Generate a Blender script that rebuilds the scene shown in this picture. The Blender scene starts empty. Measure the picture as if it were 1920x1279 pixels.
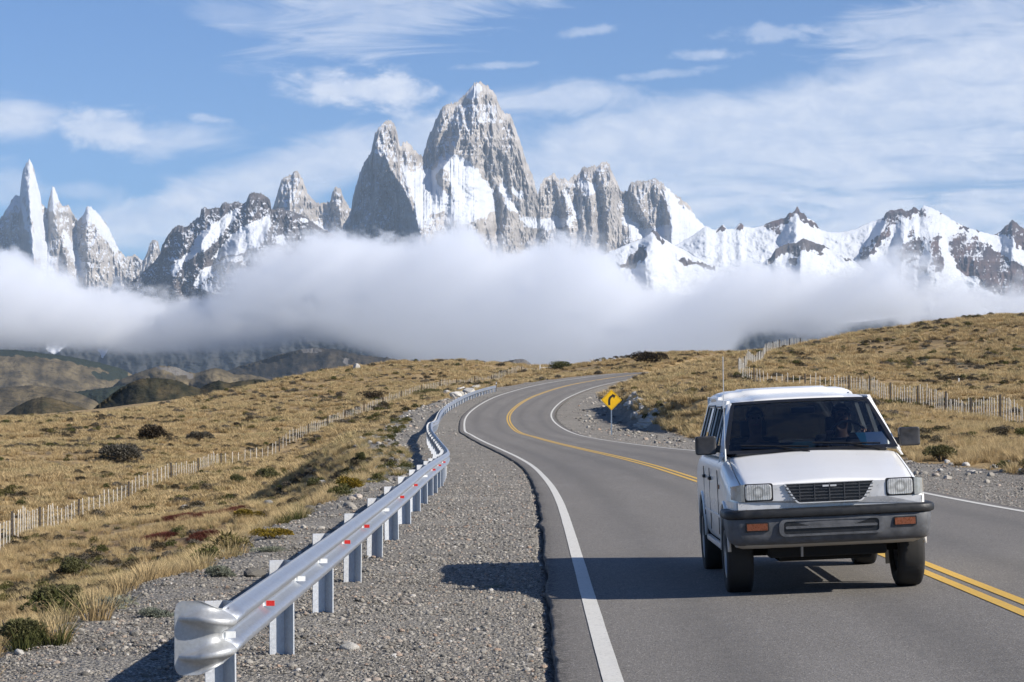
import bpy, bmesh, math, random
import numpy as np
from mathutils import Vector, Matrix, Euler
R = math.radians
rng = np.random.default_rng(7)
random.seed(7)
scene = bpy.context.scene
C = scene.collection
# ------------------------------------------------------------------ camera
F = 4464.0; CX = 960.0; HY = 775.0; CAMZ = 1.6
cam = bpy.data.cameras.new('camera'); camo = bpy.data.objects.new('camera', cam); C.objects.link(camo)
camo.location = (0, 0, CAMZ); camo.rotation_euler = (R(90), 0, 0)
cam.sensor_width = 36; cam.lens = F/1920*36; cam.shift_y = (HY-639.5)/1920
cam.clip_start = 0.5; cam.clip_end = 80000
scene.camera = camo
# ------------------------------------------------------------------ exposure
scene.view_settings.view_transform = 'Standard'; scene.view_settings.look = 'None'
scene.view_settings.gamma = 1; scene.view_settings.exposure = 0.6
scene.render.engine = 'CYCLES'
cy = scene.cycles
cy.use_denoising = True; cy.use_adaptive_sampling = True; cy.adaptive_threshold = 0.014; cy.adaptive_min_samples = 16
cy.max_bounces = 8; cy.diffuse_bounces = 2; cy.glossy_bounces = 3; cy.transmission_bounces = 6
cy.transparent_max_bounces = 12; cy.volume_bounces = 7
cy.volume_step_rate = 0.3; cy.volume_max_steps = 256
# ------------------------------------------------------------------ sun and sky
SUN_EL, SUN_AZ = 31.0, 113.0      # azimuth clockwise from +Y (view direction)
el, az = R(SUN_EL), R(SUN_AZ)
sdir = Vector((math.sin(az)*math.cos(el), math.cos(az)*math.cos(el), math.sin(el)))
sl = bpy.data.lights.new('sun', 'SUN'); sl.energy = 4.6; sl.angle = R(0.5); sl.color = (1.0, 0.94, 0.85)
so = bpy.data.objects.new('sun', sl); C.objects.link(so)
so.rotation_euler = sdir.to_track_quat('Z', 'Y').to_euler()
world = bpy.data.worlds.new('World'); world.cycles.sampling_method = 'NONE'; scene.world = world; world.use_nodes = True
wt = world.node_tree; wt.nodes.clear()

class G:
    """tiny node-graph helper"""
    def __init__(s, tree): s.t = tree
    def n(s, typ, **kw):
        nd = s.t.nodes.new(typ)
        ins = kw.pop('ins', {})
        for k, v in kw.items(): setattr(nd, k, v)
        for k, v in ins.items(): s.set(nd.inputs[k], v)
        return nd
    def set(s, sock, v):
        if isinstance(v, bpy.types.NodeSocket): s.t.links.new(v, sock)
        elif isinstance(v, (tuple, list)) and len(v) == 3 and sock.type == 'RGBA': sock.default_value = (*v, 1)
        else: sock.default_value = v
    def m(s, op, a, b=None, c=None, clamp=False):
        nd = s.t.nodes.new('ShaderNodeMath'); nd.operation = op; nd.use_clamp = clamp
        s.set(nd.inputs[0], a)
        if b is not None: s.set(nd.inputs[1], b)
        if c is not None: s.set(nd.inputs[2], c)
        return nd.outputs[0]
    def ss(s, v, a, b, o0=0., o1=1.):
        nd = s.t.nodes.new('ShaderNodeMapRange'); nd.interpolation_type = 'SMOOTHSTEP'
        s.set(nd.inputs[0], v); s.set(nd.inputs[1], a); s.set(nd.inputs[2], b); nd.inputs[3].default_value = o0; nd.inputs[4].default_value = o1
        return nd.outputs[0]
    def lin(s, v, a, b, o0=0., o1=1.):
        nd = s.t.nodes.new('ShaderNodeMapRange')
        s.set(nd.inputs[0], v); nd.inputs[1].default_value = a; nd.inputs[2].default_value = b; nd.inputs[3].default_value = o0; nd.inputs[4].default_value = o1
        return nd.outputs[0]
    def mix(s, f, a, b, blend='MIX'):
        nd = s.t.nodes.new('ShaderNodeMix'); nd.data_type = 'RGBA'; nd.blend_type = blend
        s.set(nd.inputs[0], f); s.set(nd.inputs[6], a); s.set(nd.inputs[7], b)
        return nd.outputs[2]
    def noise(s, vec, scale, detail=4, rough=.55, dist=0., out=0):
        nd = s.t.nodes.new('ShaderNodeTexNoise')
        if vec is not None: s.t.links.new(vec, nd.inputs['Vector'])
        nd.inputs['Scale'].default_value = scale; nd.inputs['Detail'].default_value = detail
        nd.inputs['Roughness'].default_value = rough; nd.inputs['Distortion'].default_value = dist
        return nd.outputs[out]
    def vmul(s, v, k):
        nd = s.t.nodes.new('ShaderNodeVectorMath'); nd.operation = 'MULTIPLY'; s.set(nd.inputs[0], v); nd.inputs[1].default_value = k
        return nd.outputs[0]
    def comb(s, x, y, z=0.):
        nd = s.t.nodes.new('ShaderNodeCombineXYZ'); s.set(nd.inputs[0], x); s.set(nd.inputs[1], y); s.set(nd.inputs[2], z)
        return nd.outputs[0]
    def ramp(s, v, stops):
        nd = s.t.nodes.new('ShaderNodeValToRGB'); s.set(nd.inputs[0], v)
        cr = nd.color_ramp
        while len(cr.elements) > 1: cr.elements.remove(cr.elements[-1])
        for i, (p, c) in enumerate(stops):
            e = cr.elements[0] if i == 0 else cr.elements.new(p)
            e.position = p; e.color = (*c, 1) if len(c) == 3 else c
        return nd.outputs[0]
    def curve(s, v, pts, x0, x1, y0, y1):
        """piecewise smooth function of v through pts"""
        nd = s.t.nodes.new('ShaderNodeFloatCurve'); cu = nd.mapping.curves[0]
        q = [((x-x0)/(x1-x0), (y-y0)/(y1-y0)) for x, y in pts]
        cu.points[0].location = q[0]; cu.points[1].location = q[-1]
        for p in q[1:-1]: cu.points.new(*p)
        nd.mapping.use_clip = False
        nd.mapping.update()
        s.t.links.new(s.lin(v, x0, x1), nd.inputs[1])
        return s.lin(nd.outputs[0], 0, 1, y0, y1)

g = G(wt)
wo = g.n('ShaderNodeOutputWorld'); bg = g.n('ShaderNodeBackground'); wt.links.new(bg.outputs[0], wo.inputs[0])
sky = g.n('ShaderNodeTexSky'); sky.sky_type = 'NISHITA'; sky.sun_disc = False
sky.sun_elevation = el; sky.sun_rotation = az; sky.altitude = 600; sky.air_density = 1.0; sky.dust_density = 0.15; sky.ozone_density = 3.0
tc = g.n('ShaderNodeTexCoord')
sx = g.n('ShaderNodeSeparateXYZ'); wt.links.new(tc.outputs['Generated'], sx.inputs[0])
yy = g.m('MAXIMUM', sx.outputs[1], .12)
du = g.m('DIVIDE', sx.outputs[0], yy); dv = g.m('DIVIDE', sx.outputs[2], yy)
# direction tangents in milliradian-like units: 100 units = 0.0224
PX = g.m('MULTIPLY_ADD', du, F, CX); PY = g.m('MULTIPLY_ADD', dv, -F, HY)
pv = g.comb(g.m('MULTIPLY', PX, .01), g.m('MULTIPLY', PY, .01))
wv = g.t.nodes.new('ShaderNodeVectorMath'); wv.operation = 'MULTIPLY_ADD'
n1 = g.noise(g.vmul(pv, (.55, 1.3, 1)), 1.0, 7, .58, .6)
n2 = g.noise(g.vmul(pv, (.28, 1.6, 1)), 1.0, 8, .62, 1.2)
n3 = g.noise(g.vmul(pv, (1.3, 2.4, 1)), 1.2, 6, .6, .3)
def blob(x, y, rx, ry, rot, w, nn, k=1.2):
    c, s_ = math.cos(R(rot)), math.sin(R(rot))
    dx = g.m('SUBTRACT', PX, x); dy = g.m('SUBTRACT', PY, y)
    a = g.m('MULTIPLY_ADD', dy, s_/rx, g.m('MULTIPLY', dx, c/rx))
    b = g.m('MULTIPLY_ADD', dx, -s_/ry, g.m('MULTIPLY', dy, c/ry))
    r2 = g.m('MULTIPLY_ADD', a, a, g.m('MULTIPLY', b, b))
    r = g.m('POWER', r2, .5)
    v = g.m('MULTIPLY_ADD', g.m('SUBTRACT', nn, .5), 2*k, g.m('SUBTRACT', 1.0, r))
    return g.m('MULTIPLY', g.ss(v, -.1, .75), w)
blobs = [  # x, y, rx, ry, rotation, weight, noise, noise gain
 (665,168,165,40,4,.86,n3,.8),(755,175,80,50,10,.7,n3,.8),(20,222,130,50,3,.8,n1,.9),(185,240,130,46,2,.75,n3,.9),
 (360,268,170,36,-4,.6,n1,1.1),(390,222,44,11,8,.5,n3,1.),(720,38,320,70,-10,.55,n2,1.5),(480,40,260,50,14,.25,n2,1.6),
 (925,123,75,9,-3,.45,n3,1.),(1110,58,70,11,-8,.42,n3,1.2),(1325,102,80,13,0,.5,n3,1.),(1440,62,120,22,2,.42,n3,1.3),
 (1235,140,110,10,-6,.34,n3,1.2),(1010,190,200,40,-4,.75,n1,.9),(1740,55,260,62,-8,.62,n2,1.3),(560,310,340,62,-15,.75,n1,.9),
 (830,258,220,60,-6,.6,n1,.8),(300,420,300,75,-4,.7,n1,1.),(150,360,130,22,4,.35,n1,1.2),(10,350,80,60,0,.4,n1,1.)]
acc = None
for b_ in blobs:
    v = blob(*b_)
    acc = v if acc is None else g.m('SUBTRACT', g.m('ADD', acc, v), g.m('MULTIPLY', acc, v))
# the long bank rising to the right
yt = g.curve(PX, [(0,520),(700,360),(900,262),(1010,228),(1180,186),(1420,150),(1600,112),(1750,70),(1920,22),(2400,-60)], 0, 2400, -100, 600)
d = g.m('ADD', g.m('SUBTRACT', PY, yt), g.m('MULTIPLY', g.m('SUBTRACT', n1, .5), 90))
bank = g.ss(d, 0, 55)
bx = g.ss(g.m('MULTIPLY_ADD', g.m('SUBTRACT', n1, .5), 500, PX), 620, 1040)
gap = g.m('MULTIPLY', g.ss(n2, .42, .66), g.ss(d, 60, 330, .12, .85))
bank = g.m('MULTIPLY', g.m('MULTIPLY', bank, bx), g.m('SUBTRACT', .84, g.m('MULTIPLY', gap, .8)))
acc = g.m('SUBTRACT', g.m('ADD', acc, bank), g.m('MULTIPLY', acc, bank))
back = g.ss(n2, .5, .8, 0, .5)          # scattered cloud over the rest of the sky
front = g.ss(sx.outputs[1], .3, .7)
acc = g.m('ADD', g.m('MULTIPLY', acc, front), g.m('MULTIPLY', back, g.m('SUBTRACT', 1., front)))
skyc = g.mix(1.0, sky.outputs[0], (.70, .95, 1.36), 'MULTIPLY')
skys = g.vmul(skyc, (.055, .055, .055))
ccol = g.mix(g.ss(n3, .35, .65), (.45, .50, .61), (.56, .59, .66))
fin = g.mix(acc, skys, ccol)
wt.links.new(fin, bg.inputs[0]); bg.inputs[1].default_value = 1.0
# ------------------------------------------------------------------ helpers
def P(px, py, Y): return ((px-CX)*Y/F, Y, CAMZ-(py-HY)*Y/F)
def tag(o, label=None, cat=None, group=None, kind=None):
    for k, v in (('label', label), ('category', cat), ('group', group), ('kind', kind)):
        if v: o[k] = v
    return o
def link(o, parent=None):
    C.objects.link(o)
    if parent is not None: o.parent = parent
    return o
def empty(name, loc=(0,0,0), rot=(0,0,0)):
    o = bpy.data.objects.new(name, None); o.location = loc; o.rotation_euler = rot
    return link(o)
def mesh_obj(name, verts, faces, mat, parent=None, smooth=False, attrs=None, mats=None, fmat=None):
    me = bpy.data.meshes.new(name)
    verts = np.asarray(verts, np.float32)
    if isinstance(faces, np.ndarray):
        n, k = faces.shape
        me.vertices.add(len(verts)); me.vertices.foreach_set('co', verts.ravel())
        me.loops.add(n*k); me.loops.foreach_set('vertex_index', faces.astype(np.int32).ravel())
        me.polygons.add(n); me.polygons.foreach_set('loop_start', np.arange(0, n*k, k, dtype=np.int32))
        me.polygons.foreach_set('loop_total', np.full(n, k, np.int32))
        me.update(calc_edges=True)
    else:
        me.from_pydata([tuple(map(float, v)) for v in verts], [], faces); me.update()
    if smooth: me.polygons.foreach_set('use_smooth', np.ones(len(me.polygons), bool))
    for m_ in (mats or [mat]): me.materials.append(m_)
    if fmat is not None: me.polygons.foreach_set('material_index', np.asarray(fmat, np.int32))
    for k, v in (attrs or {}).items():
        v = np.asarray(v, np.float32)
        if v.ndim == 2:
            a = me.attributes.new(k, 'FLOAT_COLOR', 'POINT'); a.data.foreach_set('color', np.c_[v, np.ones(len(v))].astype(np.float32).ravel())
        else:
            a = me.attributes.new(k, 'FLOAT', 'POINT'); a.data.foreach_set('value', v)
    return link(bpy.data.objects.new(name, me), parent)
def grid_faces(nr, nc):
    i = np.arange(nr-1)[:, None]*nc + np.arange(nc-1)[None]
    return np.stack([i, i+1, i+nc+1, i+nc], -1).reshape(-1, 4)
class MB:
    """collects solids into one mesh"""
    def __init__(s): s.v = []; s.f = []; s.m = []
    def add(s, v, f, m=0):
        k = len(s.v); s.v += [tuple(map(float, p)) for p in v]; s.f += [tuple(i+k for i in q) for q in f]; s.m += [m]*len(f)
        return s
    def box(s, x0, x1, y0, y1, z0, z1, m=0, mtx=None):
        v = [Vector((x, y, z)) for z in (z0, z1) for y in (y0, y1) for x in (x0, x1)]
        if mtx is not None: v = [mtx @ p for p in v]
        return s.add(v, [(0,2,3,1),(4,5,7,6),(0,1,5,4),(2,6,7,3),(0,4,6,2),(1,3,7,5)], m)
    def tube(s, pts, r, n=8, m=0, cap=True):
        pts = [Vector(p) for p in pts]; rs = r if isinstance(r, (list, tuple)) else [r]*len(pts)
        v = []; up = Vector((0,0,1))
        for i, p in enumerate(pts):
            d = (pts[min(i+1, len(pts)-1)]-pts[max(i-1, 0)]).normalized()
            a = d.cross(up if abs(d.z) < .9 else Vector((1,0,0))).normalized(); b = a.cross(d)
            for k in range(n):
                t = 2*math.pi*k/n; v.append(p+(a*math.cos(t)+b*math.sin(t))*rs[i])
        f = [(i*n+k, i*n+(k+1)%n, (i+1)*n+(k+1)%n, (i+1)*n+k) for i in range(len(pts)-1) for k in range(n)]
        if cap: f += [tuple(range(n-1, -1, -1)), tuple(range((len(pts)-1)*n, len(pts)*n))]
        return s.add(v, f, m)
    def prism(s, poly, y0, y1, axis='y', m=0):
        n = len(poly)
        mk = {'y': lambda a, b, t: (a, t, b), 'x': lambda a, b, t: (t, a, b), 'z': lambda a, b, t: (a, b, t)}[axis]
        v = [mk(a, b, t) for t in (y0, y1) for a, b in poly]
        f = [(i, (i+1) % n, n+(i+1) % n, n+i) for i in range(n)] + [tuple(range(n-1, -1, -1)), tuple(range(n, 2*n))]
        return s.add(v, f, m)
    def build(s, name, mat, parent=None, smooth=False, mats=None, bevel=0, seg=2):
        o = mesh_obj(name, s.v, s.f, mat, parent, smooth, mats=mats, fmat=s.m if mats else None)
        bm = bmesh.new(); bm.from_mesh(o.data); bmesh.ops.recalc_face_normals(bm, faces=bm.faces); bm.to_mesh(o.data); bm.free()
        if bevel:
            b = o.modifiers.new('bevel', 'BEVEL'); b.width = bevel; b.segments = seg; b.limit_method = 'ANGLE'; b.angle_limit = R(35)
            b.harden_normals = False
        return o
# --- numpy noise
_perm = np.random.default_rng(3).permutation(512).astype(np.int64)
_grad = np.random.default_rng(4).uniform(0, 2*math.pi, 512)
def perlin(x, y, seed=0):
    xi = np.floor(x).astype(np.int64); yi = np.floor(y).astype(np.int64); xf = x-xi; yf = y-yi
    def gr(ix, iy, dx, dy):
        h = _perm[(ix + _perm[(iy+seed*37) & 511]) & 511]; a = _grad[h]
        return np.cos(a)*dx+np.sin(a)*dy
    u = xf**3*(xf*(xf*6-15)+10); v = yf**3*(yf*(yf*6-15)+10)
    a = gr(xi, yi, xf, yf); b = gr(xi+1, yi, xf-1, yf); c = gr(xi, yi+1, xf, yf-1); d = gr(xi+1, yi+1, xf-1, yf-1)
    return ((a+(b-a)*u)*(1-v)+(c+(d-c)*u)*v)*1.5
def fbm(x, y, o=5, seed=0, gain=.5, ridged=False):
    t = 0; a = 1; s = 0
    for i in range(o):
        n = perlin(x*2**i+i*17.3, y*2**i-i*9.1, seed+i)
        t = t+a*((1-2*abs(n)) if ridged else n); s += a; a *= gain
    return t/s
def sstep(x, a, b):
    t = np.clip((x-a)/(b-a), 0, 1); return t*t*(3-2*t)
# ------------------------------------------------------------------ materials
def mat(name):
    m_ = bpy.data.materials.new(name); m_.use_nodes = True
    t = m_.node_tree; bs = t.nodes['Principled BSDF']
    return m_, G(t), bs
def attr(g_, name, out='Fac', typ='GEOMETRY'):
    nd = g_.n('ShaderNodeAttribute', attribute_name=name, attribute_type=typ); return nd.outputs[out]
def bump(g_, bs, h, strength, dist):
    nd = g_.n('ShaderNodeBump'); nd.inputs['Strength'].default_value = strength; nd.inputs['Distance'].default_value = dist
    g_.set(nd.inputs['Height'], h); g_.t.links.new(nd.outputs[0], bs.inputs['Normal'])
def plain(name, col, rough=.5, metal=0., var=.0, vs=8., spec=.5, bmp=0., coat=0.):
    m_, g_, bs = mat(name)
    if var:
        co = g_.n('ShaderNodeTexCoord').outputs['Object']
        n = g_.noise(co, vs, 6, .62)
        f = g_.ss(n, .3, .7)
        c = g_.mix(f, tuple(max(0, x*(1-var)) for x in col), tuple(min(1, x*(1+var)) for x in col))
        g_.set(bs.inputs['Base Color'], c)
        g_.set(bs.inputs['Roughness'], g_.lin(f, 0, 1, max(.02, rough-.12), min(1, rough+.12)))
        if bmp: bump(g_, bs, g_.noise(co, vs*6, 4), .4, bmp)
    else:
        bs.inputs['Base Color'].default_value = (*col, 1); bs.inputs['Roughness'].default_value = rough
    bs.inputs['Metallic'].default_value = metal; bs.inputs['Specular IOR Level'].default_value = spec
    bs.inputs['Coat Weight'].default_value = coat; bs.inputs['Coat Roughness'].default_value = .04
    return m_

# asphalt
def asphalt():
    m_, g_, bs = mat('asphalt'); co = g_.n('ShaderNodeTexCoord').outputs['Object']
    big = g_.noise(g_.vmul(co, (1., .12, 1)), .9, 5, .6)
    fine = g_.noise(co, 55, 3, .7); mid = g_.noise(co, 6, 5, .6)
    vor = g_.n('ShaderNodeTexVoronoi'); g_.t.links.new(co, vor.inputs['Vector']); vor.inputs['Scale'].default_value = 85
    c = g_.mix(g_.ss(fine, .3, .75), (.12, .111, .099), (.24, .222, .198))
    c = g_.mix(g_.ss(mid, .35, .75, 0, .3), c, (.145, .136, .124))
    c = g_.mix(g_.ss(big, .45, .75, 0, .35), c, (.25, .235, .215))
    sp = g_.n('ShaderNodeSeparateColor'); g_.t.links.new(vor.outputs['Color'], sp.inputs[0])
    c = g_.mix(g_.ss(sp.outputs[0], .86, .98, 0, .8), c, (.33, .31, .28))
    c = g_.mix(g_.ss(sp.outputs[1], .88, .98, 0, .6), c, (.03, .03, .03))
    c = g_.mix(g_.m('MULTIPLY', attr(g_, 'tread'), g_.ss(mid, .2, .7, .15, .5)), c, (.10, .095, .088))
    edge = attr(g_, 'edge')
    c = g_.mix(g_.m('MULTIPLY', g_.m('MULTIPLY', edge, g_.ss(g_.noise(co, 24, 5, .7), .35, .6)), .85), c, (.05, .045, .04))
    c = g_.mix(g_.m('MULTIPLY', g_.ss(g_.noise(co, 11, 6, .75), .52, .66), g_.m('MULTIPLY', edge, .9)), c, (.24, .22, .19))
    g_.set(bs.inputs['Base Color'], c); bs.inputs['Roughness'].default_value = .9; bs.inputs['Specular IOR Level'].default_value = .25
    bump(g_, bs, g_.m('ADD', fine, vor.outputs['Distance']), .55, .004)
    return m_
M_ASPH = asphalt()
def paint(name, col, worn):
    m_, g_, bs = mat(name); co = g_.n('ShaderNodeTexCoord').outputs['Object']
    n = g_.noise(co, 30, 6, .75); n2 = g_.noise(co, 3, 4, .6)
    c = g_.mix(g_.m('MULTIPLY', g_.ss(n, .50, .70), worn), col, (.16, .15, .14))
    c = g_.mix(g_.ss(n2, .4, .8, 0, .3), c, tuple(x*.75 for x in col))
    g_.set(bs.inputs['Base Color'], c); bs.inputs['Roughness'].default_value = .75
    bump(g_, bs, g_.noise(co, 60, 3), .4, .003)
    return m_
M_WHITE = paint('white_road_paint', (.62, .60, .54), .55); M_YEL = paint('yellow_road_paint', (.62, .38, .06), .6)

# ground: gravel / dry grassland soil, chosen by the 'gravel' attribute
def ground_mat():
    m_, g_, bs = mat('ground'); co = g_.n('ShaderNodeTexCoord').outputs['Object']
    gv = attr(g_, 'gravel')
    def pebbles(scale):
        v = g_.n('ShaderNodeTexVoronoi'); g_.t.links.new(co, v.inputs['Vector']); v.inputs['Scale'].default_value = scale; v.inputs['Randomness'].default_value = 1
        sp = g_.n('ShaderNodeSeparateColor'); g_.t.links.new(v.outputs['Color'], sp.inputs[0])
        return v.outputs['Distance'], sp.outputs[0], sp.outputs[1]
    d1, r1, q1 = pebbles(26); d2, r2, q2 = pebbles(60); d3, r3, q3 = pebbles(9)
    col = lambda r: g_.ramp(r, [(0,(.13,.12,.105)),(.3,(.27,.25,.217)),(.6,(.40,.37,.32)),(.85,(.54,.50,.435)),(.95,(.58,.54,.48)),(1,(.36,.25,.18))])
    base = g_.mix(g_.ss(d2, .25, .6), col(r2), (.17, .157, .137))
    c1 = g_.mix(g_.ss(d1, .28, .5), col(r1), (.155, .142, .122))
    gcol = g_.mix(g_.ss(q1, .35, .55), base, c1)
    gcol = g_.mix(g_.m('MULTIPLY', g_.ss(q3, .86, .93), g_.ss(d3, .38, .25)), gcol, col(r3))
    big = g_.noise(co, .35, 5, .6)
    gcol = g_.mix(g_.ss(big, .4, .7, 0, .35), gcol, (.36, .335, .29))
    dirt = g_.noise(co, 1.3, 6, .65)
    # grassland: straw litter, brown soil, dark heath patches
    n1_ = g_.noise(co, .11, 6, .62); n2_ = g_.noise(co, .9, 7, .7); n3_ = g_.noise(co, 7., 6, .75)
    s = g_.mix(g_.ss(n2_, .35, .65), (.18, .125, .068), (.44, .31, .15))
    s = g_.mix(g_.ss(n3_, .42, .7, 0, .7), s, (.55, .40, .20))
    s = g_.mix(g_.m('MULTIPLY', g_.ss(n1_, .5, .66), g_.ss(n3_, .3, .6)), s, (.15, .12, .08))
    s = g_.mix(g_.ss(g_.noise(co, .45, 5, .7), .60, .72, 0, .8), s, (.15, .13, .115))
    red = attr(g_, 'red')
    s = g_.mix(g_.m('MULTIPLY', red, g_.ss(n3_, .25, .6)), s, (.10, .028, .022))
    br = attr(g_, 'brown')
    s = g_.mix(g_.m('MULTIPLY', br, g_.ss(n3_, .75, .3)), s, (.10, .055, .035))
    f = g_.ss(g_.m('ADD', gv, g_.m('MULTIPLY', g_.m('SUBTRACT', dirt, .5), .9)), .38, .62)
    c = g_.mix(f, s, gcol)
    g_.set(bs.inputs['Base Color'], c); bs.inputs['Roughness'].default_value = .95; bs.inputs['Specular IOR Level'].default_value = .15
    h = g_.m('ADD', g_.m('MULTIPLY', d1, -1.0), g_.m('MULTIPLY', d2, -.4))
    h = g_.m('ADD', h, g_.m('MULTIPLY', g_.ss(d3, .45, .1), g_.ss(q3, .8, .9)))
    h = g_.m('ADD', h, g_.m('MULTIPLY', n3_, .8))
    bump(g_, bs, h, .9, .03)
    return m_
M_GROUND = ground_mat()

# ------------------------------------------------------------------ road alignment (s, X, Y, z, heading, crossfall)
ROAD=[(0,4.012,9.582,0.031,0.0049,0.0497),(10,4.082,19.582,0.053,0.0080,0.0408),(20,4.164,29.581,0.076,0.0078,0.0233),(30,4.225,39.581,0.092,0.0046,0.0023),(40,4.246,49.581,0.079,0.0007,0.0076),(50,4.238,59.581,0.057,-0.0016,0.0266),(60,4.223,69.581,0.031,-0.0016,0.0509),(70,4.154,79.581,-0.013,-0.0133,0.0590),(80,3.854,89.576,-0.018,-0.0423,0.0491),(90,3.238,99.556,0.028,-0.0738,0.0243),(100,2.410,109.522,0.134,-0.0842,-0.0005),(110,1.665,119.494,0.245,-0.0664,-0.0219),(120,1.118,129.479,0.336,-0.0478,-0.0360),(130,0.728,139.471,0.355,-0.0338,-0.0322),(140,0.447,149.467,0.389,-0.0251,-0.0234),(150,0.217,159.465,0.468,-0.0221,-0.0140),(160,-0.001,169.462,0.617,-0.0217,-0.0088),(170,-0.204,179.460,0.854,-0.0183,-0.0080),(180,-0.307,189.460,1.169,-0.0035,-0.0117),(190,-0.224,199.459,1.515,0.0161,-0.0197),(200,0.043,209.455,1.876,0.0332,-0.0300),(210,0.447,219.447,2.242,0.0445,-0.0412),(220,0.940,229.435,2.613,0.0523,-0.0492),(230,1.507,239.419,2.971,0.0598,-0.0544),(240,2.158,249.398,3.314,0.0692,-0.0567),(250,2.917,259.369,3.640,0.0808,-0.0566),(260,3.806,269.329,3.995,0.0948,-0.0553),(270,4.850,279.274,4.383,0.1115,-0.0534),(280,6.076,289.199,4.782,0.1309,-0.0510),(290,7.510,299.095,5.184,0.1529,-0.0476),(300,9.176,308.955,5.589,0.1774,-0.0434),(310,11.097,318.769,5.996,0.2042,-0.0387),(320,13.293,328.524,6.420,0.2332,-0.0332),(330,15.785,338.208,6.860,0.2645,-0.0269),(340,18.592,347.806,7.308,0.2983,-0.0199)]
W = 3.40; WR = 3.50; PE = .36; DS = 1.0
_r = np.array(ROAD)
ss_ = np.arange(-46, 760, DS)
def _ext(col, k=None):
    v = np.interp(ss_, _r[:, 0], _r[:, col]); return v
th = _ext(4); zz = _ext(3); ee = _ext(5)
m_hi = ss_ > 340; m_lo = ss_ < 0
th[m_hi] = .2983 + np.clip((ss_[m_hi]-340)*.0030, 0, .55)
zz[m_hi] = 7.308 + (ss_[m_hi]-340)*.035*np.exp(-(ss_[m_hi]-340)/120.)
ee[m_hi] = -.02
th[m_lo] = .0049; zz[m_lo] = .031 + ss_[m_lo]*.0022; ee[m_lo] = .05
def smooth(v, k):
    w = np.hanning(2*k+3)[1:-1]; w /= w.sum(); return np.convolve(np.pad(v, k, 'edge'), w, 'valid')
th = smooth(th, 6); zz = smooth(zz, 6); ee = smooth(ee, 6)
i0 = int(np.argmin(abs(ss_)))
cxr = np.cumsum(np.sin(th))*DS; cyr = np.cumsum(np.cos(th))*DS
cxr += 4.012-cxr[i0]; cyr += 9.582-cyr[i0]
nxr, nyr = np.cos(th), -np.sin(th)
# terrain height control points: (pixel direction x, y, distance) read as world points
ctl = []
def cp(px, py, Y): ctl.append(P(px, py, Y))
for a in [(4,1033,100),(73,995,122),(148,973,140),(211,950,150),(263,926,162),(308,912,170),(375,885,192),(413,877,208),(503,862,220),(554,826,232),
          (571,821,238),(601,810,252),(646,791,275),(698,770,300),(749,750,325),(861,724,380),(930,714,415),(995,704,455),(1080,697,500),(1150,692,520)]: cp(*a)
for x, y, z in [(-10.6,50,-2.6),(-12.5,60,-3.4),(-15,30,-3.6),(-16,80,-4.1),(-30,60,-4.0),(-60,100,-4.2),(-20,10,-3.6),(-50,0,-4),(-45,150,-4.4),(-70,200,-4.6),(-110,250,-5.0),
                (-16,130,-3.9),(-14,160,-3.2),(-13,190,-2.0),(-13,215,-.6),(-12,240,.6),(-11,265,2.0),(-8,300,3.4),(-4,340,5.0),(4,380,6.8)]: ctl.append((x, y, z))
# left hill up to its skyline
for a in [(660,688,520),(760,683,540),(860,681,550),(950,688,560),(1010,696,560),(500,722,470),(400,747,440),(330,764,420),(240,777,390),(160,785,370),(0,790,330),(-150,796,320),
          (560,745,360),(420,780,300),(200,830,235),(60,860,210),(300,800,280),(700,715,430),(850,700,450),(100,900,175),(-100,930,160),(330,860,215),(500,790,290)]: cp(*a)
# behind the left skyline the ground falls away
for a in [(660,705,640),(860,700,680),(500,745,600),(330,790,560),(160,812,520),(0,815,480),(1000,712,700),(-200,815,480)]: cp(*a)
# right side
for a in [(1912,810,123),(1818,790,140),(1751,771,155),(1697,761,165),(1650,747,175),(1611,740,188),(1572,737,196),(1470,731,205),(1439,728,208),(1407,718,213),(1384,703,220),
          (1402,686,250),(1435,664,325),(1465,656,350),(1552,641,390),(1595,633,420),(1740,858,66),(1920,848,62),(1920,880,48),(1850,826,92),(1920,800,128),(1920,755,170),(1780,740,185),
          (1920,700,240),(1700,700,250),(1500,700,245),(1920,640,300),(1700,655,320),(1560,670,320),(1920,594,350),(1800,602,375),(1700,614,400),(1630,628,420),(1400,664,430),(1310,665,430),(1230,667,430),
          (1170,684,440),(1300,690,300),(1380,720,190),(1300,735,170),(1350,770,130),(1300,785,125),(1310,806,104),(1400,806,100),(1500,812,92),(1250,706,232),(1225,735,190),(1230,770,172),(2100,600,350),(2100,760,150),(2200,850,70)]: cp(*a)
for a in [(1920,620,480),(1700,640,520),(1400,690,560),(1200,690,600),(2200,620,500)]: cp(*a)
for x, y, z in [(13,10,.5),(30,20,.8),(40,60,.9),(40,100,1.3),(14,30,.45),(90,120,3),(100,300,16),(150,350,17),(60,-20,.5),(-60,-30,-4),(8,150,.35),(7.5,130,.35),(9,112,.5)]: ctl.append((x, y, z))
ctl = np.array(ctl)
def tps_fit(p, z, lam):
    n = len(p); d = np.linalg.norm(p[:, None]-p[None], axis=-1)
    K = np.where(d > 0, d*d*np.log(d+1e-12), 0) + lam*np.eye(n)
    A = np.zeros((n+3, n+3)); A[:n, :n] = K; A[:n, n] = 1; A[:n, n+1:] = p; A[n, :n] = 1; A[n+1:, :n] = p.T
    return np.linalg.solve(A, np.r_[z, 0, 0, 0])
_w = tps_fit(ctl[:, :2]/100, ctl[:, 2], 2e-4)
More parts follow.
